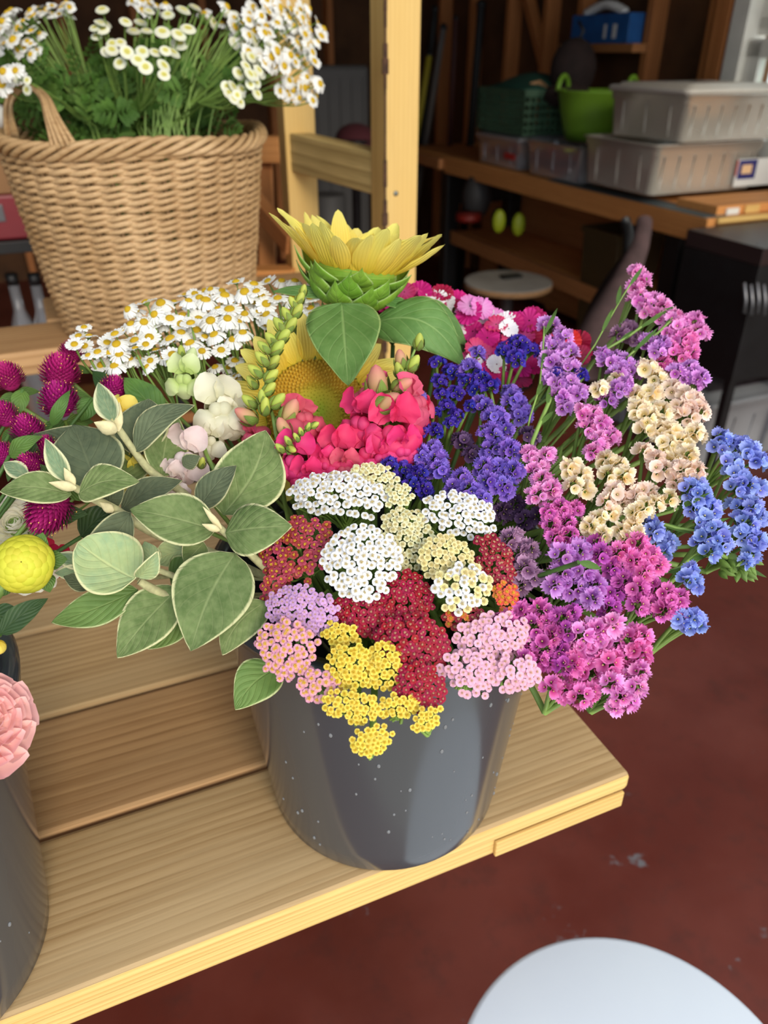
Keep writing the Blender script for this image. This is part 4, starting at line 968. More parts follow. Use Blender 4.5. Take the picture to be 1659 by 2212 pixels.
def sbud(th, c, ax, s_, mat='snap_bud'):
    R = frame(ax); mb = MB(); mb.lathe([(.05, -.9), (.38, -.7), (.52, -.3), (.50, .1), (.40, .5), (.22, .82), (.02, .95)], 12, fn=lambda rr, z, a, i: (rr * cos(a), rr * sin(a) * (1 - .12 * (abs(cos(a)) > .8)), z))
    mb.v = [tuple(V(c) + R @ (V(q) * s_)) for q in mb.v]; o = obj('bud', mb, M[mat], th)
    sp_ = MB()
    for k in range(4):
        a = 2 * pi * k / 4 + .4; d = V((cos(a), sin(a), 0)); leaf(sp_, V((0, 0, -1.0)) + d * .1, d * .60 + V((0, 0, .35)), .36, d, nu=8, nv=5, camber=.2, fold=-.4)
    sp_.v = [tuple(V(c) + R @ (V(q) * s_)) for q in sp_.v]; so_ = obj('sepals', sp_, M['snap_sepal'], th); so_.parent = o
    return o
def snap(label, path, buds, blooms, r0=5):
    C = P(*path[0]); th = empty('snapdragon', C, label, 'flower'); pp = [P(*q) for q in path]; mb = MB(); m = len(pp)
    tl = to_bucket(pp[0])[1:]
    mb.tube(tl[::-1] + pp, [r0 / F * .5] * (len(tl) + 1) + [r0 / F * .5 * (1 - .6 * (i + 1) / m) for i in range(m - 1)], 8); obj('stem', mb, M['stem'], th)
    for (x_, y_, d_, s_, dx, dy, mt) in buds: 
        sbud(th, P(x_, y_, d_), (RIGHT * dx + UP * dy - FWD * .45), s_ * 1.28 / F * d_, mt)
    for i, b in enumerate(blooms):
        x_, y_, d_, s_, dx, dy, dz, mt = b[:8]; ax = RIGHT * dx + UP * dy - FWD * dz
        blossom(th, P(x_, y_, d_), ax, UP * .9 + ZUP * .3 - RIGHT * dx * .3, s_ * 1.22 / F * d_, mt, seed=x_)
    return th
G1 = 'snap_bud'; BP = 'snap_budpink'
bl = []
pth = [(600, 960, .515), (590, 900, .52), (572, 850, .523), (580, 790, .528), (600, 740, .535), (632, 680, .545), (656, 630, .555)]
for i, (x_, y_, sz, w_) in enumerate([(655, 628, 12, 4), (648, 645, 14, 8), (634, 655, 14, -8), (642, 672, 16, 10), (620, 680, 16, -8), (628, 702, 17, 12), (604, 702, 17, -10), (612, 726, 18, 14), (588, 735, 18, -12), (598, 752, 19, 14), (570, 750, 15, -14),
        (566, 775, 17, -12), (590, 782, 17, 14), (552, 802, 17, -16), (586, 812, 17, 16), (545, 826, 15, -10), (582, 840, 16, 14), (566, 858, 15, 0), (540, 868, 18, -16), (573, 878, 18, 2), (600, 866, 19, 14), (608, 905, 15, 10)]):
    bl.append((x_, y_, (.512 if i % 3 else .52) if y_ > 740 else .532, sz, w_ / 14, .9, G1))
snap('tall snapdragon spike of green buds, left of the open sunflower', pth, bl + [(532, 898, .515, 24, -.7, .4, BP), (612, 925, .50, 22, -.3, .8, BP), (627, 890, .51, 27, .5, .9, BP)],
 [(652, 905, .515, 44, .35, .5, .8, 'snap_rose'), (545, 940, .525, 34, -.7, -.2, .5, 'snap_rose'), (660, 955, .515, 40, .3, -.2, .9, 'snap_pink'), (590, 985, .51, 30, -.3, -.5, .8, 'snap_rose')])
snap('pink snapdragon with a leaning bud tip in the middle of the bouquet', [(835, 940, .52), (838, 890, .515), (852, 850, .515), (872, 810, .52), (890, 770, .525), (905, 735, .53)],
 [(905, 738, .525, 16, .1, 1, G1), (893, 785, .52, 18, .6, .9, G1), (866, 778, .522, 20, -.2, 1, BP), (862, 800, .52, 16, -.3, .9, G1), (868, 832, .51, 22, .9, .4, BP), (815, 828, .51, 34, -.1, 1, BP), (838, 868, .495, 30, .5, .2, BP)],
 [(785, 905, .505, 50, -.6, -.3, .9, 'snap_pink'), (850, 925, .50, 58, .1, -.3, 1, 'snap_pink'), (892, 868, .515, 48, .7, .3, .6, 'snap_rose'), (800, 850, .525, 40, -.6, .5, .5, 'snap_rose'), (905, 905, .52, 38, .9, -.2, .5, 'snap_pink'), (868, 965, .50, 40, .3, -.6, .9, 'snap_pink')])
snap('short pink snapdragon with a small green tip, low in front of the sunflower', [(650, 1010, .50), (620, 975, .495), (640, 945, .49), (668, 925, .488), (682, 916, .488)],
 [(680, 918, .486, 10, .8, .4, G1), (666, 922, .486, 9, .3, .9, G1), (650, 932, .486, 9, -.3, .9, G1), (640, 945, .486, 10, -.4, .8, G1), (622, 952, .486, 11, -.5, .8, G1), (630, 970, .486, 12, .5, -.3, G1), (605, 968, .486, 12, -.6, .6, G1)],
 [(640, 990, .495, 46, -.2, -.1, 1, 'snap_pink'), (665, 1030, .49, 38, -.2, -.5, .9, 'snap_pink')])
snap('pink snapdragon low between the yarrow and the sunflower', [(760, 1050, .51), (755, 1000, .505), (750, 960, .505)],
 [], [(728, 978, .50, 44, -.1, .1, 1, 'snap_pink'), (790, 975, .505, 44, .3, .1, .9, 'snap_pink'), (745, 1010, .495, 34, 0, -.4, 1, 'snap_rose'), (822, 985, .50, 36, .3, -.2, 1, 'snap_pink'), (700, 1000, .497, 30, -.3, -.3, 1, 'snap_pink')])
snap('cream snapdragon with soft white flowers left of the sunflower', [(470, 1030, .50), (445, 980, .515), (430, 920, .53), (418, 860, .54), (400, 800, .55), (392, 760, .555)],
 [(392, 762, .55, 14, 0, 1, G1), (412, 775, .548, 22, .4, .9, 'snap_green'), (374, 788, .55, 14, -.8, .4, G1)],
 [(474, 880, .53, 54, .3, .1, 1, 'snap_cream'), (400, 815, .535, 38, -.1, -.1, 1, 'snap_green'), (455, 950, .525, 36, -.2, .1, .9, 'snap_cream'), (500, 905, .535, 38, .6, -.1, .8, 'snap_cream')])
snap('blush white snapdragon low behind the grey-green leaves', [(440, 1060, .50), (425, 1030, .51), (418, 990, .515)], [(436, 1000, .50, 12, .3, .8, G1)], [(405, 985, .51, 50, -.2, 0, 1, 'snap_blush'), (380, 1035, .505, 34, -.4, -.3, .9, 'snap_blush')])
snap('yellow snapdragon peeping between the grey-green leaves on the left', [(300, 1090, .51), (290, 1050, .515), (275, 1010, .52)], [], [(262, 905, .525, 40, -.1, .2, 1, 'snap_yellow'), (288, 1030, .515, 36, .1, 0, 1, 'snap_yellow'), (310, 1005, .52, 30, .4, .2, .8, 'snap_yellow')])
# broad green leaves filling the bouquet
for i, (b_, t_, hw, mt, lab) in enumerate([((350, 905, .545), (268, 815, .55), 36, 'leaf', 'rounded green leaf under the left feverfew'), ((440, 850, .55), (420, 800, .555), 26, 'leaf', 'green leaf behind the cream snapdragon buds'),
    ((270, 880, .55), (200, 800, .56), 26, 'leaf_dark', 'dark green leaf between pink globes and feverfew'), ((1250, 1215, .43), (1300, 1230, .435), 9, 'leaf', 'small green leaf in the orchid statice dome')]):
    th = empty('loose_leaf_stem', P(*b_), lab, 'leaf'); mb = MB(); b = P(*b_); leaf(mb, b, P(*t_), hw / F * b_[2], (CAM - b).normalized() + UP * .4, nu=14, nv=7, ruffle=.01); obj('leaf', mb, M[mt], th)
    mb = MB(); mb.tube(to_bucket(b), .0016, 5); obj('stem', mb, M['stem_dark'], th)
# ------------------------------------------------------------------ sweet william
for k, a_, b__ in [('sw_mag', (190, 22, 110), (214, 36, 130)), ('sw_dark', (140, 10, 60), (176, 20, 84)), ('sw_pink', (236, 170, 220), (226, 130, 196)), ('sw_white', (240, 236, 240), (248, 246, 250)), ('sw_rose', (216, 90, 150), (204, 50, 110)), ('sw_red', (214, 40, 66), (222, 50, 80))]: pm(k, a_, b__, var=.1, hue=.012, trans=.2)
def swflower(m, seed):
    r = random.Random(seed); mb = MB()
    for k in range(5):
        a = 2 * pi * k / 5 + r.uniform(-.08, .08); d = V((cos(a), sin(a), 0)); sd = V((-sin(a), cos(a), 0)); nu, nv = 7, 11; pts = []; uvs = []; dz = r.uniform(-.1, .2)
        for i in range(nu):
            x = i / (nu - 1); ww = .58 * (.12 + .88 * x ** .85)
            for j in range(nv):
                y = j / (nv - 1) * 2 - 1; fr = (.07 if j % 2 else -.02) * (x > .95); pts.append(d * (.06 + .94 * x + fr - .22 * y * y * x) + sd * (ww * y) + ZUP * (dz * x * x + .08 * sin(j * 1.9 + k) * x * x)); uvs.append((x, (y + 1) / 2))
        mb.grid(pts, nu, nv, 0, uvs)
    mb.tube([(0, 0, -1.3), (0, 0, -.9), (0, 0, 0)], [.08, .16, .12], 6, 1, False)
    return mb.mesh('floret', [m, M['calyx']])
SW = {k: [swflower(M[k], i) for i in (1, 2)] for k in ('sw_mag', 'sw_dark', 'sw_pink', 'sw_white', 'sw_rose', 'sw_red')}
for cx, cy, rx, ry, kinds, lab in [(900, 655, 50, 26, 'sw_mag sw_dark sw_rose', 'dark magenta sweet william head just right of the upright sunflower'), (960, 655, 48, 28, 'sw_dark sw_white sw_mag', 'dark sweet william head with one white flower beside the sunflower leaf'),
    (1022, 690, 46, 42, 'sw_pink sw_pink sw_white sw_mag', 'pale pink and white sweet william head'), (1080, 735, 50, 40, 'sw_mag sw_rose sw_white', 'magenta sweet william head behind the indigo statice'),
    (1150, 715, 52, 34, 'sw_rose sw_dark sw_mag', 'rose sweet william head below the dark garage background'), (1050, 790, 40, 40, 'sw_mag sw_white sw_rose', 'magenta and white sweet william head lower in the group'),
    (1110, 800, 40, 36, 'sw_rose sw_mag', 'rose sweet william head in shade under the indigo sprig'), (1232, 755, 34, 34, 'sw_red sw_dark', 'red sweet william head behind the orchid statice spike'), (850, 668, 40, 18, 'sw_dark sw_mag', 'dark sweet william head under the upright sunflower')]:
    d = D(cy) + .05; C = P(cx, cy, d); N = outward(C, up=.6, cam_=.4); th = empty('sweet_william', C - N * .03, lab, 'flower', 'sweet william heads in the middle bucket'); ms = MB()
    for x_, y_, rr in scatter(cx, cy, rx, ry, 20, 0, .25, .2):
        q = P(x_, y_, d + RND.uniform(-.01, .008)); nn = (N * .7 + (CAM - q).normalized() * .9 + (q - C) * 12 + jit(.3)).normalized(); s_ = 25 / F * d * RND.uniform(.85, 1.15)
        inst(RND.choice(SW[RND.choice(kinds.split())]), 'floret', th, q, frame(nn, RND.uniform(0, 6)), s_)
        ms.tube([q - nn * s_ * 1.2, C - N * .03], .001, 4)
    ms.tube(to_bucket(C - N * .03), .002, 5); obj('stem', ms, M['stem_dark'], th)

# ------------------------------------------------------------------ globe amaranth
pm('globe', (126, 10, 88), (206, 44, 140), var=.1, hue=.012, trans=.15)
M['globe_dot'] = plain('yellow_floret_tip', (236, 190, 90), .6)
def globe_mesh(seed):
    r = random.Random(seed); mb = MB(); n = 260
    mb.ball((0, 0, .1), .72, 12, 8, 0, sq=(1, 1, 1.15))
    for k in range(n):
        z = 1 - 1.72 * (k + .5) / n; st_ = sqrt(max(0, 1 - z * z)); a = k * 2.39996; d = V((st_ * cos(a), st_ * sin(a), z * 1.15)).normalized()
        t = (d + ZUP * .75).normalized(); b = d * .62 + ZUP * .1; e = b + t * (.52 + r.uniform(-.08, .10)); sd = t.cross(d).normalized() * .085
        m_ = b + t * .28 + d * .05
        mb.add([b - sd, b + sd, m_ + sd, m_ - sd, e, m_ + d * .05], [(0, 1, 2, 5), (0, 5, 3), (3, 5, 4), (5, 2, 4)], 0, [(0, 0), (0, 1), (.5, 1), (.5, 0), (1, .5), (.6, .5)])
        if r.random() < .16: mb.ball(e - t * .06, .035, 4, 3, 1)
    return mb.mesh('flower_head', [M['globe'], M['globe_dot']])
GM = [globe_mesh(1), globe_mesh(2)]
for x_, y_, r_, ax, lab in [(20, 820, 34, (-.3, .9), 'globe amaranth cut by the left edge, on a stalk pointing right'), (131, 812, 42, (0, 1), 'round magenta globe amaranth, topmost large one near the basket foot'),
    (130, 872, 42, (-.1, .8), 'magenta globe amaranth directly below the topmost large one'), (155, 768, 28, (.1, 1), 'smaller globe amaranth behind, under the basket edge'),
    (62, 936, 36, (-.2, .8), 'globe amaranth left of the felted leaves with a dark leaf below'), (10, 900, 32, (-.6, .8), 'globe amaranth at the left edge, middle height'), (245, 848, 32, (.3, .8), 'globe amaranth half hidden behind the cream-edged bud'),
    (8, 985, 30, (-.6, .5), 'lowest globe amaranth at the left edge'), (104, 975, 30, (0, .7), 'globe amaranth peeking behind the pointed bud leaf'), (112, 1092, 50, (-.35, -.75), 'large crimson globe amaranth hanging head down over the white dahlia'), (70, 1010, 30, (-.2, .4), 'deep red globe amaranth in shade behind the left leaf')]:
    d = (D(y_) + .01) if y_ < 1000 else (.485 if y_ < 1050 else .480); c = P(x_, y_, d); s_ = r_ / F * d; ad = (RIGHT * ax[0] + UP * ax[1] - FWD * .35).normalized()
    th = empty('globe_amaranth', c, lab, 'flower'); inst(RND.choice(GM), 'flower_head', th, c, frame(ad, RND.uniform(0, 6)), (s_, s_, s_ * (1.15 if r_ == 50 else 1)))
    for sg in (-1, 1):
        mb = MB(); b = c - ad * s_ * .95; sd = ad.cross(CAM - c).normalized() * sg; leaf(mb, b, b + (sd * 1.3 - ad * .35).normalized() * s_ * 1.4, s_ * .42, ad + (CAM - c).normalized(), nu=8, nv=5); obj('leaf', mb, M['leaf'], th)
    b = c - ad * s_ * .9; tgt = LBC; pth = to_bucket(b - ad * .03 + (RIGHT * .02 if y_ < 1000 else ZUP * .0), tgt, n=7)
    mb = MB(); mb.tube([b, b - ad * .012] + pth, .0016, 6); obj('stem', mb, M['stem'], th)
for b_, t_, hw, mt, lab in [((70, 1000, .505), (60, 938, .50), 18, 'leaf_dark', 'dark leaf behind the left globe amaranths'), ((20, 985, .50), (92, 942, .495), 20, 'leaf', 'pointed green leaf under the left globe amaranth'), ((112, 920, .53), (152, 842, .53), 14, 'leaf', 'narrow green leaf in front of the magenta globes'),
    ((50, 842, .545), (35, 900, .54), 18, 'leaf', 'green leaf hanging from the stalk at the left edge'), ((200, 860, .55), (175, 910, .55), 22, 'leaf', 'green leaf between the globe amaranths and the felted leaf'), ((110, 1125, .49), (190, 1110, .485), 26, 'leaf_dark', 'dark leaf beside the hanging globe amaranth'),
    ((175, 1160, .50), (250, 1090, .50), 34, 'leaf_dark', 'dark leaf filling the gap behind the felted twigs'), ((0, 1370, .40), (104, 1292, .41), 26, 'leaf_dark', 'dark curled dahlia leaf over the bench at the left'), ((-30, 1330, .41), (60, 1345, .415), 30, 'leaf_dark', 'dark dahlia leaf at the left edge under the white dahlia'), ((20, 940, .52), (140, 1010, .515), 26, 'leaf_dark', 'dark leaf deep behind the globe amaranths')]:
    b = P(*b_); th = empty('loose_leaf_stem', b, lab, 'leaf'); mb = MB(); leaf(mb, b, P(*t_), hw / F * b_[2], (CAM - b).normalized() + UP * .4, nu=14, nv=7, ruffle=.012, camber=.16); obj('leaf', mb, M[mt], th)
    mb = MB(); mb.tube(to_bucket(b, LBC), .0014, 5); obj('stem', mb, M['stem_dark'], th)
# ------------------------------------------------------------------ dahlias
pm('dahlia_white', (240, 232, 196), (246, 242, 230), var=.03, trans=.25)
pm('dahlia_pink', (254, 220, 204), (252, 200, 202), var=.04, hue=.008, trans=.25)
pm('dahlia_lime', (206, 206, 50), (222, 214, 70), var=.05, hue=.01, trans=.2)
def dahlia(label, C, N, R_, mat, n=60, cup=.5, wid=.20, inner=.12, stem_c=LBC, stemmat='stem', sepals=0):
    th = empty('dahlia', C, label, 'flower'); R = frame(N)
    for k in range(n):
        q = (k + .5) / n; a = k * 2.39996; el = 1.25 - 1.35 * q ** .8; L = R_ * (inner + (.62 - inner) * q ** .7)
        d = V((cos(a), sin(a), 0)); ax = d * cos(el) + ZUP * sin(el); b = d * R_ * .38 * q + ZUP * R_ * .16 * (1 - q); nn = ZUP * cos(el) - d * sin(el)
        mb = MB(); leaf(mb, C + R @ b, C + R @ (b + ax * L), R_ * wid * (.45 + .55 * q), R @ nn, nu=9, nv=7, camber=-.12, fold=cup, curl=-.12, shape=lambda x: (.35 + .9 * sin(pi * min(1, x * .80) ** 1.1)) * (1 - max(0, x - .82) * 4.6) if x < 1 else .12, seed=k)
        obj('petal', mb, M[mat], th)
    mb = MB(); mb.ball(C - R @ V((0, 0, R_ * .02)), R_ * .30, 12, 8); obj('receptacle', mb, M['calyx'], th)
    mb = MB(); mb.tube([C - N * R_ * .2] + to_bucket(C - N * R_ * .6, stem_c), .0026, 6); obj('stem', mb, M[stemmat], th)
    return th
dd = .52; Cw = P(38, 1140, dd); dahlia('cream white dahlia at the left edge behind the yellow-green bud', Cw, ((CAM - Cw).normalized() + RIGHT * -.4 + UP * .45).normalized(), 98 / F * dd, 'dahlia_white', 64, .5)
dd = .48; Cw = P(55, 1228, dd); dahlia('second white dahlia, petals showing below the yellow-green bud', Cw, ((CAM - Cw).normalized() + UP * -.9 + RIGHT * -.1).normalized(), 84 / F * dd, 'dahlia_white', 44, .4)
dd = .44; Cw = P(88, 1222, .47); dahlia('red pink dahlia mostly hidden behind the lime bud', P(110, 1215, .50), (CAM - Cw).normalized(), 58 / F * .5, 'sw_red', 30, .4)
dd = .405; Cw = P(-46, 1562, dd); dahlia('large salmon pink dahlia half cut by the left edge', Cw, ((CAM - Cw).normalized() * .6 + RIGHT * .45 + UP * .25).normalized(), 132 / F * dd, 'dahlia_pink', 40, .9, wid=.34)
# lime bud
dd = .435; Cb = P(52, 1220, dd); rb_ = 60 / F * dd; Nb = ((CAM - Cb).normalized() + RIGHT * -.1 + UP * .1).normalized(); Rb = frame(Nb)
th = empty('dahlia_bud', Cb, 'round yellow-green dahlia bud with green sepals at the left edge', 'flower')
mb = MB(); mb.ball(Cb, rb_ * .80, 20, 14); obj('bud_core', mb, M['dahlia_lime'], th)
for k in range(54):
    q = (k + .5) / 54; a = k * 2.39996; e0 = .10 + 1.5 * q; d = V((cos(a), sin(a), 0))
    def sp(e, r=1.0): return (d * sin(e) + ZUP * cos(e)) * rb_ * r
    e1 = max(.02, e0 - .75 * (.35 + .65 * q)); b = sp(e0 + .35, .90); t = sp(e1, .93 + .05 * (1 - q)); nn = sp((e0 + e1) / 2)
    mb = MB(); leaf(mb, Cb + Rb @ b, Cb + Rb @ t, rb_ * (.16 + .34 * q), Rb @ nn, nu=10, nv=7, camber=.16 + .12 * q, fold=-.35, shape=lambda x: .35 + .75 * sin(pi * min(1, x * .78)) - max(0, x - .85) * 4); obj('petal', mb, M['dahlia_lime'], th)
for b_, t_, hw in [((80, 1190), (93, 1150), 20), ((104, 1210), (146, 1208), 22), ((95, 1240), (108, 1280), 20), ((20, 1255), (-10, 1290), 18)]:
    mb = MB(); b = P(*b_, dd + .01); leaf(mb, b, P(*t_, dd + .006), hw / F * dd, (CAM - b), nu=10, nv=7, camber=.2, fold=-.3); obj('sepal', mb, M['leaf'], th)
mb = MB(); mb.tube([Cb - Nb * rb_ * .7, P(10, 1262, dd + .01), P(-30, 1310, dd)] + to_bucket(P(-60, 1340, dd), LBC), .0036, 8); obj('stem', mb, M['stem'], th)
th = empty('marigold_bud', P(-2, 1398, .41), 'sliver of a yellow flower at the left edge above the pink dahlia', 'flower')
mb = MB(); mb.ball(P(-3, 1398, .41), 16 / F * .41, 12, 8); obj('flower_head', mb, M['sun_petal'], th)
mb = MB(); mb.tube(to_bucket(P(-3, 1404, .412), LBC), .0014, 6); obj('stem', mb, M['stem'], th)

# ------------------------------------------------------------------ wicker basket
M['wicker'] = NT('willow_rod'); s = M['wicker']; nb = s.noise(8, s.objc((1, 1, 1))); nf = s.noise(140, s.objc((.6, .6, 2)))
c = s.mix(s.step(nb, .35, .65), lin((178, 142, 98)), lin((206, 172, 128))); c = s.mix(s.M('MULTIPLY', s.step(nf, .5, .75), .5), c, lin((138, 96, 56)))
M['wicker'] = s.fin(c, .55, .45)
M['wicker_dark'] = plain('inner_willow_stake', (120, 92, 60), .7, nscale=60)
KC = V((-.375, 1.275, T2)); KR, Kr, KH = .186, .145, .285
bk = empty('wicker_basket', KC, 'tall round wicker basket of light brown willow on the upper board', 'basket')
NS = 34; ROWS = 29
def krad(z): t = z / KH; return Kr + (KR - Kr) * (t ** .85)
mb = MB()
for k in range(NS):
    a = 2 * pi * k / NS; mb.tube([KC + V((cos(a) * krad(z), sin(a) * krad(z), z)) for z in [KH * i / 7 for i in range(8)]], .0032, 6)
mb.lathe([(.01, .006), (Kr - .004, .006), (Kr - .004, .001)], 32, 0, KC); obj('stakes', mb, M['wicker_dark'], bk)
mb = MB(); nseg = NS * 4
for rI in range(ROWS):
    z0 = .007 + (KH - .022) * rI / (ROWS - 1)
    off = (rI % 2) * pi
    for strand in (0, 1):
        pts = []; nn_ = 7; o0 = []
        for j in range(nseg):
            a = 2 * pi * j / nseg; wv = cos(a * NS / 2 + off + strand * pi); rr = krad(z0) + .0042 * wv + .0006 * sin(a * 7 + rI)
            zz = z0 + (.0022 if strand else -.0022) * cos(a * NS / 2 + off + pi / 2) + .0009 * sin(a * 3 + rI * 1.7)
            c_ = KC + V((cos(a) * rr, sin(a) * rr, zz)); d = V((cos(a), sin(a), 0))
            rad = .0036 * (1 + .12 * sin(a * 5 + rI * 2.1))
            for m_ in range(nn_): t = 2 * pi * m_ / nn_; pts.append(c_ + d * cos(t) * rad + ZUP * sin(t) * rad)
        mb.grid(pts + pts[:nn_], nseg + 1, nn_, 0, None, True)
obj('weave', mb, M['wicker'], bk)
mb = MB()
for k in range(5):                                                     # rolled border of twisted rods
    pts = []
    for j in range(161):
        a = 2 * pi * j / 160; t = a * 10 + k * 2 * pi / 5; rr = KR + .002 + .0075 * cos(t); zz = KH - .006 + .009 * sin(t) + .003 * sin(a * 4)
        pts.append(KC + V((cos(a) * rr, sin(a) * rr, zz)))
    mb.tube(pts, .0042, 6, cap=False)
obj('rim', mb, M['wicker'], bk)
mb = MB()
h0 = P(140, 322, .985); h1 = P(112, 255, .985); h2 = P(92, 205, 1.0); h3 = P(50, 185, 1.06); h4 = P(20, 230, 1.10); h5 = P(28, 305, 1.06)
for k in range(5):
    o_ = RIGHT * (k - 2) * .0055; tw = [o_ * f_ + FWD * (.004 * cos(k * 1.3 + i)) for i, f_ in enumerate([1.5, .7, .35, .5, .35, .8])]
    q = [h0 + tw[0], h1 + tw[1], h2 + tw[2], h3 + tw[3], h4 + tw[4], h5 + tw[5]]; sm = []
    for i in range(5):
        p0, p1, p2, p3 = q[max(0, i - 1)], q[i], q[i + 1], q[min(5, i + 2)]
        for t in (0, .25, .5, .75): sm.append(.5 * ((2 * p1) + (p2 - p0) * t + (2 * p0 - 5 * p1 + 4 * p2 - p3) * t * t + (3 * p1 - p0 - 3 * p2 + p3) * t ** 3))
    mb.tube(sm + [q[5]], .0032, 6)
obj('handle', mb, M['wicker'], bk)
# feverfew bunches in the basket
def kstem(base): return [base, V((KC.x + (base.x - KC.x) * .55, KC.y + (base.y - KC.y) * .55, KC.z + KH + .01)), V((KC.x + (base.x - KC.x) * .3, KC.y + (base.y - KC.y) * .3, KC.z + .03))]
KB = [ # cx cy rx ry size kind depth label
 (14, 80, 26, 50, 40, 'daisy', 1.10, 'feverfew sprig with open daisies at the left picture edge'), (18, 160, 26, 26, 42, 'daisy', 1.04, 'pair of open feverfew daisies low at the left edge'),
 (50, 25, 32, 20, 36, 'daisy', 1.12, 'feverfew daisies in the top left corner'), (60, 80, 26, 40, 28, 'daisy', 1.10, 'small feverfew daisies with buds left of the dark foliage'), (50, 180, 20, 20, 26, 'button', 1.03, 'tiny feverfew buds beside the basket handle'),
 (120, 20, 46, 16, 26, 'daisy', 1.15, 'scattered small feverfew flowers near the top left'),
 (225, 75, 24, 52, 32, 'button', 1.05, 'column of cream button flowers over the dark green leaves'), (262, 118, 28, 30, 32, 'button', 1.04, 'cream button flowers left of the middle, lowest row'),
 (300, 50, 34, 26, 36, 'button', 1.08, 'cream button flowers high in the middle'), (330, 130, 40, 38, 34, 'button', 1.02, 'cream button flowers hanging lowest in the middle of the basket bunch'), (368, 82, 38, 32, 38, 'button', 1.04, 'largest cream button flowers right of the middle'),
 (400, 22, 48, 22, 34, 'button', 1.12, 'cream button flowers at the top of the basket bunch'), (320, 10, 46, 14, 34, 'daisy', 1.16, 'open feverfew at the top middle edge'),
 (470, 25, 40, 26, 36, 'mix', 1.14, 'mixed feverfew sprig at the top right of the stems'), (520, 60, 34, 34, 36, 'mix', 1.10, 'feverfew sprig with mixed heads above the bare stems'), (560, 105, 36, 34, 38, 'mix', 1.06, 'feverfew sprig with a wide open daisy right of the stems'),
 (510, 190, 24, 30, 30, 'button', 1.03, 'cream button flowers drooping over the right basket rim'), (545, 165, 24, 40, 30, 'button', 1.03, 'side-on button flowers at the right basket rim'), (600, 135, 30, 30, 40, 'daisy', 1.04, 'open daisies in front of the far post'),
 (585, 30, 40, 30, 34, 'daisy', 1.14, 'daisy cluster at the top in front of the far post'), (640, 50, 36, 44, 32, 'daisy', 1.16, 'daisy cluster right of the far post top'), (655, 115, 30, 40, 32, 'daisy', 1.14, 'daisy cluster in the middle of the right overhang'),
 (690, 75, 20, 26, 30, 'daisy', 1.16, 'outermost daisy tip pointing right'), (630, 185, 30, 26, 32, 'daisy', 1.10, 'faded feverfew heads over the far post'), (678, 190, 20, 34, 32, 'daisy', 1.14, 'feverfew trail hanging lowest on the right of the far post'), (555, 60, 30, 30, 32, 'daisy', 1.08, 'daisies between stems and overhang')]
for cx, cy, rx, ry, sz, kind, d, lab in KB:
    C = P(cx, cy, d); rt = V((KC.x + (C.x - KC.x) * .45, KC.y + (C.y - KC.y) * .35 - .02, KC.z + KH + .03))
    if C.z - rt.z < .06: rt = rt * .6 + C * .4
    nbias = RIGHT * (.5 if cx > 480 else (-.3 if cx < 100 else 0))
    sprig(lab, scatter(cx, cy, rx * 1.1, ry * 1.1, sz * (.60 if cx > 480 or kind == 'daisy' else .84), 0, .25, .15) or [(cx, cy, 0)], d - .03, sz * 1.1, KC, kind, root=rt, up=.5 if kind == 'button' else .3, stemr=.0010, leaves=2 if cx < 560 else 0, lrad=.05, stemfn=kstem, dj=.025, nbias=nbias, group='feverfew sprigs in the wicker basket')
# leafy base of the bunch: individual cut leaves and bare stalks, one shoot per stem
for i in range(30):
    t = i / 29; px = 10 + 500 * ((i * .618) % 1); py = RND.uniform(95, 235) if px < 480 else RND.uniform(150, 220)
    d = 1.06 + RND.uniform(0, .12) + .02 * abs(px - 270) / 270; C = P(px, py, d); b = V((KC.x + (C.x - KC.x) * .75, KC.y + (C.y - KC.y) * .6, KC.z + KH - .02))
    where = ['left part', 'middle', 'right part'][min(2, int(px / 175))]
    th = empty('feverfew_shoot', b, 'leafy green feverfew shoot rising from the %s of the wicker basket' % where, 'foliage', 'leafy shoots in the %s of the basket' % where)
    mb = MB(); mb.tube(kstem(b)[::-1] + [b.lerp(C, .6), C], .0013, 5); obj('stem', mb, M['stem'], th)
    for k in range(7):
        a = b.lerp(C, .15 + .85 * k / 6); e = a + ((CAM - a).normalized() * RND.uniform(.1, .6) + ZUP * RND.uniform(-.3, .7) + RIGHT * RND.uniform(-1, 1)).normalized() * RND.uniform(.035, .06)
        mb = MB(); lobed(mb, a, e, .016, (CAM - a).normalized() + jit(.45)); obj('leaf', mb, M['ff_leaf'], th)
for i in range(22):
    px = 300 + 200 * (i + .5) / 22; b = P(RND.uniform(300, 440), 250, 1.08); t_ = P(px + RND.uniform(-10, 30), RND.uniform(10, 90), 1.08); b.z = KC.z + KH - .02
    th = empty('feverfew_stalk', b, 'bare green feverfew stalk fanning up right of the middle of the basket', 'stem', 'bare feverfew stalks in the basket')
    mb = MB(); mb.tube(kstem(b)[::-1] + bez(b, (b + t_) / 2 + RIGHT * -.015, t_, 6), .0014, 5); obj('stem', mb, M['stem'], th)
    mb = MB(); a = b.lerp(t_, .6); leaf(mb, a, a + (t_ - b).normalized() * .02 + RIGHT * RND.uniform(-.02, .02), .003, CAM - a, nu=6, nv=3); obj('bract', mb, M['ff_leaf'], th)

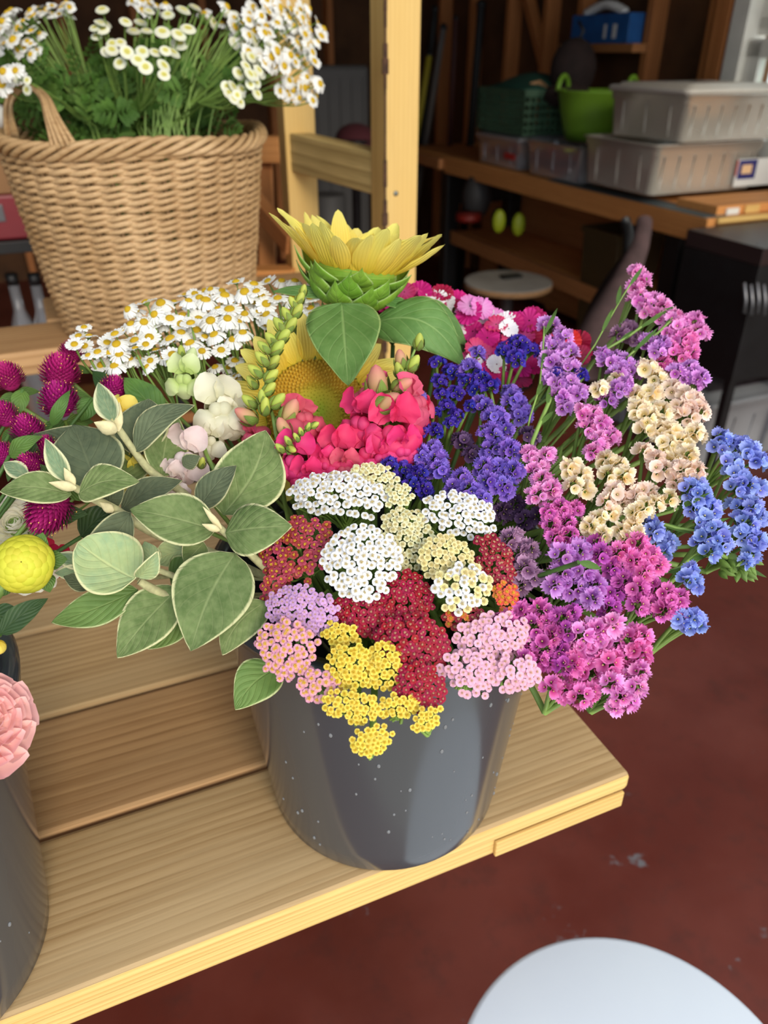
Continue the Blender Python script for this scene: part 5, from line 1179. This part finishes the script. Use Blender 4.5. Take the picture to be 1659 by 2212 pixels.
# ------------------------------------------------------------------ white round stool in front
M['white_lam'] = plain('white_laminate', (234, 243, 255), .35, nscale=8, namt=.02)
M['ply'] = plain('plywood_edge', (170, 130, 90), .7, nscale=80, namt=.2)
M['steel'] = plain('grey_steel_tube', (120, 120, 124), .35, metal=.8)
M['black_pl'] = plain('black_plastic', (22, 22, 24), .45, nscale=20, namt=.2)
def round_stool(c, r, th_, label, legs=True, seatmat=None):
    o = empty('round_stool', V((c.x, c.y, 0)), label, 'stool'); mb = MB()
    mb.lathe([(.001, c.z), (r - .006, c.z), (r - .002, c.z - .0015), (r, c.z - .005)], 96, 0, V((c.x, c.y, 0))); obj('seat', mb, seatmat or M['white_lam'], o)
    mb = MB(); mb.lathe([(r, c.z - .005), (r, c.z - th_ + .003), (r - .004, c.z - th_), (.001, c.z - th_)], 96, 0, V((c.x, c.y, 0))); obj('edge_band', mb, M['ply'], o)
    if legs:
        for k in range(4):
            a = pi / 4 + k * pi / 2; d = V((cos(a), sin(a), 0)); mb = MB(); mb.tube([V((c.x, c.y, c.z - th_)) + d * r * .6, V((c.x, c.y, .005)) + d * r * 1.0], .011, 10); obj('leg', mb, M['steel'], o)
        mb = MB(); mb.tube([V((c.x, c.y, c.z * .4)) + V((cos(a), sin(a), 0)) * r * .84 for a in [2 * pi * i / 32 for i in range(33)]], .007, 8, cap=False); obj('foot_ring', mb, M['steel'], o)
    else:
        mb = MB(); mb.tube([V((c.x, c.y, c.z - th_)), V((c.x, c.y, .03))], .03, 14); obj('column', mb, M['steel'], o)
        mb = MB(); mb.lathe([(.001, .04), (.03, .04), (r * .8, .012), (r * .8, 0), (.001, 0)], 40, 0, V((c.x, c.y, 0))); obj('base', mb, M['black_pl'], o)
    return o
sf = PZ(1262, 2019, .60); rr_ = .168
round_stool(V((sf.x + .012, sf.y - rr_, .60)), rr_, .012, 'white round stool top cut by the bottom edge of the photo, on the red floor')

# ------------------------------------------------------------------ workbench along the right wall
wb = empty('workbench', W(2.6, 3.5, 0), 'long wooden workbench with black legs along the stud wall', 'workbench')
rbox('front_beam', 2.25, 2.288, 2.25, 4.36, .812, .90, M['bench_wood'], wb, axis='v', bevel=.003)
rbox('bench_top', 2.289, 2.86, 2.262, 4.95, .872, .90, M['bench_wood'], wb, axis='v')
rbox('end_strip', 2.29, 2.86, 2.236, 2.261, .884, .901, M['edge'], wb)
rbox('far_beam', 2.22, 2.258, 4.37, 4.95, .83, .885, M['dimwood'], wb, axis='v', bevel=.003)
M['mat'] = plain('slate_blue_bench_mat', (78, 88, 92), .6)
rbox('bench_mat', 2.252, 2.36, 2.27, 3.3, .9005, .904, M['mat'], wb, axis='v')
for v_ in (2.42, 4.40): 
    rbox('leg', 2.30, 2.39, v_, v_ + .09, 0, .811, M['black_pl'], wb, axis='z', bevel=.008)
    rbox('leg', 2.74, 2.83, v_, v_ + .09, 0, .811, M['black_pl'], wb, axis='z', bevel=.008)
    rbox('cross_brace', 2.391, 2.739, v_ + .01, v_ + .07, .62, .80, M['black_pl'], wb)
rbox('lower_shelf', 2.392, 2.738, 2.60, 4.395, .45, .47, M['bench_wood'], wb, axis='v')
rbox('shelf_beam', 2.33, 2.368, 2.9, 4.395, .40, .475, M['dimwood'], wb, axis='v', bevel=.003)
rbox('rear_panel', 2.84, 2.86, 2.5, 4.9, .05, .80, M['dimwood'], wb, axis='v')
# totes
s = NT('milky_clear_plastic'); nb = s.noise(6, s.objc((1, 1, .3))); s.b.inputs['Transmission Weight'].default_value = .45
M['milky'] = s.fin(s.mix(nb, lin((178, 172, 160)), lin((206, 200, 188))), .28, .5)
M['milky_lid'] = plain('grey_white_lid', (196, 190, 180), .35, nscale=5, namt=.05)
M['clear'] = NT('smoky_clear_plastic'); s = M['clear']; s.b.inputs['Transmission Weight'].default_value = .6; M['clear'] = s.fin((.42, .42, .45, 1), .15)
def tote(name, label, u0, v0, z0, L, Wd, Hh, mat, lid=True, ribs=7, lidmat=None, taper=.93, cat='storage box'):
    th = empty(name, W(u0 + L / 2, v0 + Wd / 2, z0), label, cat); mb = MB()
    cu, cv = u0 + L / 2, v0 + Wd / 2
    def ring(k, z, rc=.03):
        pts = []; hl, hw = L / 2 * k, Wd / 2 * k
        for cx_, cy_, a0 in ((hl - rc, hw - rc, 0), (-hl + rc, hw - rc, 1), (-hl + rc, -hw + rc, 2), (hl - rc, -hw + rc, 3)):
            for j in range(5): a = a0 * pi / 2 + j * pi / 8; pts.append(W(cu + cx_ + rc * cos(a), cv + cy_ + rc * sin(a), z))
        return pts
    n = 20; rings = [ring(taper * .2, z0 + .003), ring(taper, z0 + .003), ring(taper, z0 + .006), ring(.97, z0 + Hh * .8), ring(.995, z0 + Hh * .82), ring(1, z0 + Hh - .006), ring(1.03, z0 + Hh - .005), ring(1.03, z0 + Hh), ring(.985, z0 + Hh), ring(.95, z0 + Hh * .8), ring(taper * .97, z0 + .012), ring(.2, z0 + .01)]
    mb.grid([p for r_ in rings for p in r_], len(rings), n, 0, None, True); obj('body', mb, mat, th)
    mb = MB()
    for i in range(ribs):
        u = u0 + L * (.1 + .8 * i / (ribs - 1)); k_ = Wd / 2 * .965
        mb.tube([W(u, cv - Wd / 2 * taper - .001, z0 + .02), W(u, cv - Wd / 2 * .97 - .001, z0 + Hh * .76)], .004, 5)
    for i in range(3):
        v_ = v0 + Wd * (.2 + .3 * i); mb.tube([W(cu - L / 2 * taper - .001, v_, z0 + .02), W(cu - L / 2 * .97 - .001, v_, z0 + Hh * .76)], .004, 5)
    obj('ribs', mb, mat, th)
    if lid:
        mb = MB(); z1 = z0 + Hh + .001; rings = [ring(.9, z1), ring(1.045, z1 - .0), ring(1.05, z1 + .014), ring(1.01, z1 + .018), ring(.93, z1 + .016), ring(.90, z1 + .028), ring(.2, z1 + .030), ring(.01, z1 + .03)]
        mb.grid([p for r_ in rings for p in r_], len(rings), n, 0, None, True); obj('lid', mb, lidmat or M['milky_lid'], th)
    return th
t1 = tote('storage_tote', 'lower milky plastic tote with a label, on the workbench near the window', 2.21, 2.54, .935, .56, .46, .185, M['milky'], False)
lw = PZ(1468, 312, 1.125); lu = lw.x * cos(A) + lw.y * sin(A); lv = -lw.x * sin(A) + lw.y * cos(A)
t2 = tote('storage_tote', 'upper milky plastic tote with a lid, stacked on the lower one', lu, lv, 1.125, .50, .46, .165, M['milky'])
M['label_white'] = plain('white_sticker', (226, 226, 222), .5); M['label_blue'] = plain('navy_print', (40, 42, 110), .5); M['label_red'] = plain('red_print', (190, 48, 44), .5); M['label_peach'] = plain('peach_print', (236, 196, 150), .5)
lv0 = 2.54 + .46 / 2 - .46 / 2 * .985 - .004
def lab(name, px0, py0, px1, py1, dv, mat):
    a = PV(px0, py1, lv0 - dv); b = PV(px1, py0, lv0 - dv); return rbox(name, a[0], b[0], lv0 - dv - .0008, lv0 - dv, a[2], b[2], M[mat], t1, bevel=0)
lab('label', 1582, 338, 1700, 404, 0, 'label_white'); lab('label_print', 1590, 344, 1638, 388, .0012, 'label_blue'); lab('label_print', 1587, 346, 1597, 380, .0024, 'label_red'); lab('label_print', 1600, 355, 1626, 376, .0024, 'label_peach')
for (a0, a1, b0, b1, z0, z1, mt, nm, lb) in [(2.32, 2.85, 2.285, 2.50, .902, .934, 'bench_wood', 'wood_offcut', 'flat board offcut lying on the workbench end in front of the totes'), (2.45, 2.52, 2.275, 2.284, .902, .930, 'edge', 'wood_block', 'pale little wood block at the front of the workbench end')]:
    o = rbox(nm, a0, a1, b0, b1, z0, z1, M[mt], None, bevel=.002); tag(o, lb, 'wood')
o = rbox('wood_block', 2.36, 2.42, 2.275, 2.284, .902, .925, M['label_white'], None); tag(o, 'small white block on the workbench edge below the totes', 'block'); o.name = 'plastic_block'
b1_ = tote('clear_box', 'low clear box with dark contents under the green lattice basket', 2.27, 3.60, .905, .40, .44, .13, M['clear'], True, 5, M['clear'])
o = rbox('dark_contents', 2.31, 2.62, 3.66, 3.98, .912, 1.0, M['black_pl'], b1_)
a = PU(1100, 338, 2.262); o = rbox('red_tag', 2.262, 2.265, a[1] - .05, a[1] + .05, a[2] - .014, a[2] + .014, M['label_red'], b1_)
b2_ = tote('clear_box', 'low clear box of silvery odds and ends under the green tub', 2.27, 3.08, .905, .40, .46, .155, M['clear'], False, 5)
M['silver'] = plain('silver_scrap', (150, 156, 166), .3, metal=.7)
for i in range(14):
    c = W(RND.uniform(2.33, 2.6), RND.uniform(3.14, 3.48), RND.uniform(.94, 1.05)); mb = MB(); mb.ball(c, RND.uniform(.018, .032), 8, 6, sq=(1, 1, .7)); o = obj('metal_lid', mb, M['silver']); tag(o, 'silvery jar lid among others in the clear box under the green tub', 'jar lid', 'silvery lids in the clear box')
# green lattice basket
M['lattice'] = plain('dull_green_plastic', (62, 92, 70), .5, nscale=12); M['teal'] = plain('dark_teal_cloth', (16, 66, 54), .8, nscale=14)
lb_ = empty('lattice_basket', W(2.47, 3.82, 1.067), 'dull green lattice plastic basket with a teal cover on the workbench', 'basket'); mb = MB()
for i in range(13):
    for (ua, va) in [(2.28, 3.60 + .44 * i / 12), (2.28 + .38 * i / 12, 3.60), (2.66, 3.60 + .44 * i / 12), (2.28 + .38 * i / 12, 4.04)]: mb.box(W(ua, va, 1.165), (.011, .011, .19), RZ)
for z in (1.072, 1.10, 1.135, 1.17, 1.205, 1.25): 
    for (u_, v_, a_, b_) in [(2.28, 3.82, .008, .44), (2.66, 3.82, .008, .44), (2.47, 3.60, .38, .008), (2.47, 4.04, .38, .008)]: mb.box(W(u_, v_, z), (a_, b_, .012 if z < 1.25 else .03), RZ)
mb.box(W(2.47, 3.82, 1.072), (.38, .44, .006), RZ); obj('lattice', mb, M['lattice'], lb_, smooth=False)
mb = MB(); pts = []
for i in range(9):
    for j in range(9): x = i / 8; y = j / 8; pts.append(W(2.28 + .38 * x, 3.60 + .44 * y, 1.262 + .07 * sin(pi * x) * sin(pi * y)))
mb.grid(pts, 9, 9); obj('cover', mb, M['teal'], lb_, solid=.004)
# green tub
M['lime_tub'] = plain('lime_green_rubber', (116, 160, 46), .45, nscale=4, namt=.06)
tc = W(2.50, 3.34, 1.062); tb = empty('garden_tub', tc, 'lime green flexible garden tub with loop handles on the workbench', 'tub'); mb = MB()
mb.lathe([(.001, .004), (.11, .004), (.118, .0), (.135, .05), (.16, .14), (.172, .20), (.178, .204), (.174, .21), (.166, .205), (.15, .13), (.12, .02), (.001, .012)], 48, 0, tc); obj('body', mb, M['lime_tub'], tb)
for sg in (1, -1):
    mb = MB(); dirv = W(-.50, .86, 0) * sg; td = V((-dirv.y, dirv.x, 0)); mb.tube([tc + dirv * .168 + td * (.055 * cos(a)) + ZUP * (.202 + .062 * sin(a)) for a in [pi * i / 12 for i in range(13)]], .011, 8); obj('handle', mb, M['lime_tub'], tb)
# little wall shelf with a blue box
a = PU(1285, 88, 2.83); b = PU(1388, 88, 2.83); zs = (a[2] + b[2]) / 2
sh = rbox('wall_shelf', 2.80, 2.888, 3.50, 4.12, zs - .05, zs - .012, M['dimwood'], None, axis='v'); tag(sh, 'small wooden shelf between wall studs holding a blue box', 'shelf')
bb = empty('parts_box', W(2.84, 3.8, zs - .011), 'blue carton with torn white paper on the small wall shelf', 'box')
M['blue_card'] = plain('blue_carton', (32, 92, 158), .5, nscale=16)
rbox('carton', 2.80, 2.886, 3.55, 4.02, zs - .011, zs + .115, M['blue_card'], bb, axis='v')
for (v_, w_) in ((3.64, .03), (3.72, .02)): rbox('printed_panel', 2.7985, 2.7995, v_, v_ + w_, zs + .01, zs + .07, M['label_white'], bb, bevel=0)
mb = MB()
for i in range(9): mb.ball(W(2.84, 3.66 + .035 * i, zs + .125 + .03 * sin(pi * i / 8)), .03, 7, 5, sq=(1, 1.3, .7))
obj('paper', mb, M['label_white'], bb)
# dark bag hanging on the wall behind the tub, with a cordless tool beside it
M['dark_cloth'] = plain('dark_brown_cloth', (40, 26, 24), .9, nscale=20, namt=.3)
c = P(1238, 150, 3.75); th = empty('hanging_bag', c, 'dark bag hanging on the stud wall above the green tub', 'bag'); mb = MB(); mb.ball(c, .15, 14, 10, sq=(.75, .6, .9)); obj('body', mb, M['dark_cloth'], th)
mb = MB(); mb.tube([c + ZUP * .09, c + ZUP * .16 + RIGHT * .03, c + ZUP * .2], .008, 6); obj('strap', mb, M['black_pl'], th); mb = MB(); mb.tube([P(1262, 112, 3.78), P(1254, 165, 3.78)], .006, 6); obj('zip', mb, M['steel'], th)
c = P(1225, 205, 3.75); th = empty('leather_pouch', c, 'dark leather pouch lying in the green tub', 'pouch'); mb = MB(); mb.ball(c, .12, 14, 10, sq=(1, .8, .5)); obj('body', mb, M['dark_cloth'], th)
mb = MB(); mb.tube([P(1188, 195, 3.75), P(1165, 178, 3.76), P(1146, 184, 3.78)], .012, 8); obj('handle', mb, M['ply'], th)
# long tools leaning in the far corner
for (xa, ya, xb, yb, r_, mt, lb) in [(928, 118, 905, 260, 13, ('yellow_pole', (150, 136, 16)), 'yellow-handled tool leaning just right of the near post'), (958, 60, 944, 150, 14, ('grey_pole', (92, 86, 82)), 'grey tool head standing between yellow and maroon tools'),
    (985, 40, 975, 240, 11, ('maroon_pole', (64, 22, 18)), 'maroon handled tool in the dark far corner'), (1040, 10, 1020, 260, 18, ('black_pole', (12, 12, 16)), 'broad black bag standing in the dark far corner'), (940, 20, 930, 115, 14, ('black_grip', (10, 10, 12)), 'black grip above the yellow handled tool')]:
    a = P(xa, ya, 4.9); b = P(xb, yb, 4.95); th = empty('long_tool', a, lb, 'tool'); mb = MB(); k = (a - b); low = a - k * (a.z / k.z) * .985; mb.tube([a, b, low], r_ / F * 4.9 * .5, 10); obj('handle', mb, plain(mt[0], mt[1], .6), th)
    mb = MB(); mb.ball(a, r_ / F * 4.9 * .62, 10, 7); obj('end_cap', mb, M['black_pl'], th)
# grey folding table seen between the posts
M['dark_grey'] = plain('dark_grey_plastic', (52, 50, 50), .6, nscale=3, namt=.1)
fc = W(1.62, 3.4, 0); a = P(733, 140, 3.7); u_ = a.x * cos(A) + a.y * sin(A); v_ = -a.x * sin(A) + a.y * cos(A)
th = empty('folded_table', W(u_, v_, 0), 'dark grey folded table standing on edge behind the posts', 'table'); rbox('panel', u_ - .17, u_ + .15, v_ - .02, v_ + .02, .02, a.z, M['dark_grey'], th, axis='z', bevel=.02)
for k in range(5): rbox('rib', u_ - .13 + .06 * k, u_ - .115 + .06 * k, v_ - .026, v_ - .0205, .1, a.z - .06, M['dark_grey'], th, axis='z', bevel=.002)
for k in (-.12, .1): rbox('foot', u_ + k - .02, u_ + k + .02, v_ - .1, v_ + .1, 0, .02, M['black_pl'], th)
c = P(768, 300, 3.2); th = empty('maroon_cap', c, 'dark maroon cap behind the cross rail, left of the near post', 'cap'); mb = MB(); mb.ball(c, .085, 14, 10, sq=(1, 1, .7)); obj('crown', mb, plain('maroon_cloth', (60, 8, 18), .9), th)
mb = MB(); mb.ball(c - FWD * .07 - ZUP * .04, .06, 12, 6, sq=(1, 1, .15)); obj('brim', mb, M['black_pl'], th); mb = MB(); mb.tube([c - ZUP * .05, V((c.x, c.y, 0))], .02, 8); obj('stand', mb, M['black_pl'], th)
c = P(708, 445, 3.0); th = empty('paint_can', V((c.x, c.y, 0)), 'grey can in the dark between the posts, above the sunflower', 'can'); mb = MB(); mb.lathe([(.001, 0), (.07, 0), (.072, c.z + .04), (.06, c.z + .045), (.001, c.z + .045)], 24, 0, V((c.x, c.y, 0))); obj('body', mb, M['dark_grey'], th)
# under the bench
M['mauve_cloth'] = plain('mauve_grey_canvas', (86, 66, 66), .9, nscale=16, namt=.25, bump=.4)
th = empty('draped_jacket', P(1330, 600, 2.7), 'mauve grey jacket draped down from the workbench edge to the floor', 'jacket')
for (nm, pts_, mt) in [('sleeve', [(1392, 478, 2.85, 34), (1384, 530, 2.8, 44), (1352, 600, 2.75, 56), (1322, 660, 2.7, 70), (1290, 720, 2.66, 90), (1270, 790, 2.6, 100)], 'mauve_cloth'), ('body', [(1355, 560, 2.9, 28), (1320, 620, 2.88, 50), (1290, 690, 2.8, 66), (1270, 780, 2.7, 70)], 'dark_cloth'), ('collar', [(1350, 475, 2.82, 22), (1362, 510, 2.8, 26), (1350, 570, 2.78, 18)], 'black_pl')]:
    mb = MB(); mb.tube([P(*q[:3]) for q in pts_], [q[3] / F * q[2] * .5 for q in pts_], 14); obj(nm, mb, M[mt], th, sub=1)
M['olive'] = plain('olive_brown_plastic', (70, 54, 26), .6, nscale=6)
bq = PZ(1480, 720, .12); bu = bq.x * cos(A) + bq.y * sin(A); bv = -bq.x * sin(A) + bq.y * cos(A)
def taperbin(name, label, u, v, z0, hw, hd, h, mat, cat):
    th = empty(name, W(u, v, z0), label, cat); mb = MB()
    vs = [W(u + a * hw * k, v + b * hd * k, z0 + h * t) for t, k in ((0, .78), (1, 1), (1, .92), (.04, .72)) for a, b in ((-1, -1), (1, -1), (1, 1), (-1, 1))]
    mb.grid(vs, 4, 4, 0, None, True); mb.f.append((0, 3, 2, 1)); mb.mi.append(0); mb.f.append((12, 13, 14, 15)); mb.mi.append(0); obj('body', mb, mat, th, smooth=False, bevel=.006)
    mb = MB(); 
    for a, b, c_, d_ in ((0, -1, 2, 0), (0, 1, 2, 0), (-1, 0, 0, 2), (1, 0, 0, 2)): mb.box(W(u + a * hw, v + b * hd, z0 + h), (max(.02, c_ * hw), max(.02, d_ * hd), .024), RZ)
    obj('rim', mb, mat, th, smooth=False); return th
taperbin('waste_bin', 'olive brown waste bin under the workbench corner', 2.46, 2.95, .0, .13, .13, .72, M['olive'], 'bin')
a = PZ(1535, 868, .30); b = PZ(1592, 716, .30)
au = a.x * cos(A) + a.y * sin(A); av = -a.x * sin(A) + a.y * cos(A); bv2 = -b.x * sin(A) + b.y * cos(A)
M['bin_lid'] = plain('cloudy_grey_lid', (120, 122, 126), .4, nscale=5, namt=.15)
tb2 = tote('floor_tote', 'cloudy grey lidded storage bin on the red floor at the right edge', au, av, 0, .62, bv2 - av, .27, plain('cloudy_bin_plastic', (150, 152, 156), .4, nscale=4), True, 6, M['bin_lid'])
rbox('lid_window', au + .06, au + .56, av + .07, bv2 - .05, .3005, .304, plain('dark_lid_inset', (66, 60, 66), .4, nscale=14, namt=.5), tb2, bevel=0)
c = P(1515, 770, 3.1); th = empty('crumpled_bag', V((c.x, c.y, c.z - .07)), 'crumpled pale plastic bag on the floor behind the blush statice', 'bag'); mb = MB(); mb.ball(c, .10, 16, 12, sq=(1, .8, .6)); mb.v = [tuple(V(q) + mnoise.noise_vector(V(q) * 22) * .03) for q in mb.v]; obj('body', mb, plain('pale_sage_plastic', (150, 158, 148), .5), th)
mb = MB(); mb.tube([c + ZUP * .04, c + ZUP * .09 + RIGHT * .03], [.02, .03], 8); obj('knot', mb, M['label_white'], th)
th = empty('tool_chest', W(3.0, 2.0, 0), 'black tool chest with metal hooks at the right edge below the window', 'tool chest')
c = P(1640, 620, 2.55); cu = c.x * cos(A) + c.y * sin(A); cv = -c.x * sin(A) + c.y * cos(A)
th.location = W(cu + .12, cv, 0)
rbox('body', cu - .02, cu + .4, cv, cv + .35, .42, P(1640, 560, 2.6).z, M['black_pl'], th); rbox('top_panel', cu - .02, cu + .4, cv, cv + .35, P(1640, 560, 2.6).z + .001, P(1640, 518, 2.6).z, plain('dark_maroon_paint', (48, 34, 34), .4), th)
for q in ((cu, cv + .02), (cu + .36, cv + .02), (cu, cv + .3), (cu + .36, cv + .3)): rbox('leg', q[0], q[0] + .03, q[1], q[1] + .03, 0, .419, M['black_pl'], th, axis='z')
for k in range(4):
    mb = MB(); a = P(1608 + 14 * k, 612 + 4 * (k % 2), 2.535); mb.tube([a, a - UP * .06 - FWD * .01, a - UP * .10], .006, 8); obj('hook', mb, M['steel'], th)
mb = MB(); mb.ball(P(1636, 533, 2.54), .010, 10, 8); obj('knob', mb, M['steel'], th)
# things on the lower shelf
M['hi_vis'] = plain('yellow_green_rubber', (150, 164, 24), .5)
for i, (x_, y_) in enumerate([(1078, 478), (1120, 485)]):
    c = P(x_, y_, 3.98); th = empty('work_shoe', c - ZUP * .06, ['left', 'right'][i] + ' yellow-green soled shoe standing on the lower shelf of the workbench', 'shoe'); mb = MB(); mb.ball(c, .055, 14, 10, sq=(.62, .35, 1.05)); obj('sole', mb, M['hi_vis'], th)
    mb = MB(); mb.ball(c + V((0, .05, 0)), .06, 14, 10, sq=(.6, .9, .95)); obj('upper', mb, M['black_pl'], th)
c = P(1030, 425, 4.3); th = empty('grey_sack', c - ZUP * .1, 'grey sack on the lower shelf beside the far black leg', 'sack'); mb = MB(); mb.ball(c, .12, 14, 10, sq=(.7, .6, 1)); obj('body', mb, M['dark_grey'], th); mb = MB(); mb.ball(c + ZUP * .12, .03, 8, 6); obj('tied_end', mb, M['dark_grey'], th)
c = P(1012, 468, 4.25); th = empty('tin', c - ZUP * .03, 'flat red tin on the lower shelf under the grey sack', 'tin'); mb = MB(); mb.lathe([(.001, -.02), (.07, -.02), (.07, .012), (.001, .012)], 24, 0, c); obj('body', mb, plain('dull_red_paint', (120, 26, 16), .5), th); mb = MB(); mb.lathe([(.001, .013), (.072, .013), (.072, .02), (.001, .022)], 24, 0, c); obj('lid', mb, plain('dull_red_lid', (104, 22, 14), .5), th)
c = PZ(1098, 606, .50); round_stool(c, .205, .03, 'low round grey-white stool in the dark under the workbench', False, plain('dusty_white_seat', (150, 146, 140), .6, nscale=8))
o = rbox('dark_tray', 0, .1, 0, .05, 0, .012, M['black_pl'], None); o.matrix_local = Matrix.Translation(c + ZUP * .008 + V((.02, .05, 0))) @ RZ.to_4x4(); tag(o, 'small black tray lying on the low round stool', 'tray')
# ------------------------------------------------------------------ left background: red tool box on a dark rack
rk = empty('dark_rack', P(0, 560, 2.0), 'dark rack behind the wicker basket holding the red tool box', 'rack'); rk.location.z = 0
tz = P(0, 520, 1.95); ru = tz.x * cos(A) + tz.y * sin(A); rv = -tz.x * sin(A) + tz.y * cos(A)
rbox('rack_shelf', ru - .6, ru + .42, rv - .02, rv + .35, tz.z - .03, tz.z - .001, M['black_pl'], rk); rbox('rack_shelf', ru - .6, ru + .42, rv - .02, rv + .35, .45, .48, M['dimwood'], rk)
for q in (-.58, .38): rbox('upright', ru + q, ru + q + .03, rv, rv + .03, 0, tz.z - .031, M['black_pl'], rk, axis='z')
tbx = empty('tool_box', V((tz.x, tz.y, tz.z)), 'dull red tool box with a metal badge, behind the basket at the left edge', 'tool box')
M['red_paint'] = plain('dull_crimson_paint', (132, 44, 52), .35, nscale=5, namt=.08)
zt = P(0, 415, 1.95).z; rbox('body', ru - .5, ru + .20, rv, rv + .3, tz.z + .0005, zt, M['red_paint'], tbx, bevel=.006)
rbox('badge', ru - .04, ru + .025, rv - .004, rv - .0005, tz.z + .045, tz.z + .085, M['steel'], tbx, bevel=.001)
mb = MB(); mb.tube([W(ru - .035 + .012 * k, rv - .0055, tz.z + (.055 if k % 2 else .076)) for k in range(5)], .0018, 5); obj('badge_mark', mb, M['silver'], tbx)
o = rbox('cardboard_box', ru - .4, ru + .07, rv + .02, rv + .25, zt + .001, zt + .13, plain('brown_cardboard', (150, 112, 76), .9, nscale=9), None); tag(o, 'brown cardboard box on top of the red tool box', 'box')
c = P(2, 345, 2.0); mb = MB(); mb.ball(c, .05, 12, 8, sq=(1, 1, .6)); mb.v = [tuple(V(q) + mnoise.noise_vector(V(q) * 30) * .012) for q in mb.v]; o = obj('paper_wad', mb, M['label_white']); o.location.z = zt + .131; tag(o, 'white paper wad on the cardboard box at the left edge', 'paper')
for x_, lb in ((78, 'grey glass bottle on the lower rack beside the basket'), (30, 'dark glass bottle on the lower rack at the left edge')):
    c = P(x_, 620, 2.1); c.z = .481; th = empty('glass_bottle', c, lb, 'bottle'); mb = MB(); mb.lathe([(.001, 0), (.04, 0), (.042, .02), (.042, .26), (.015, .33), (.014, .40), (.001, .40)], 20, 0, c); obj('body', mb, M['clear'], th); mb = MB(); mb.lathe([(.001, .401), (.016, .401), (.016, .43), (.001, .43)], 14, 0, c); obj('cap', mb, M['black_pl'], th)
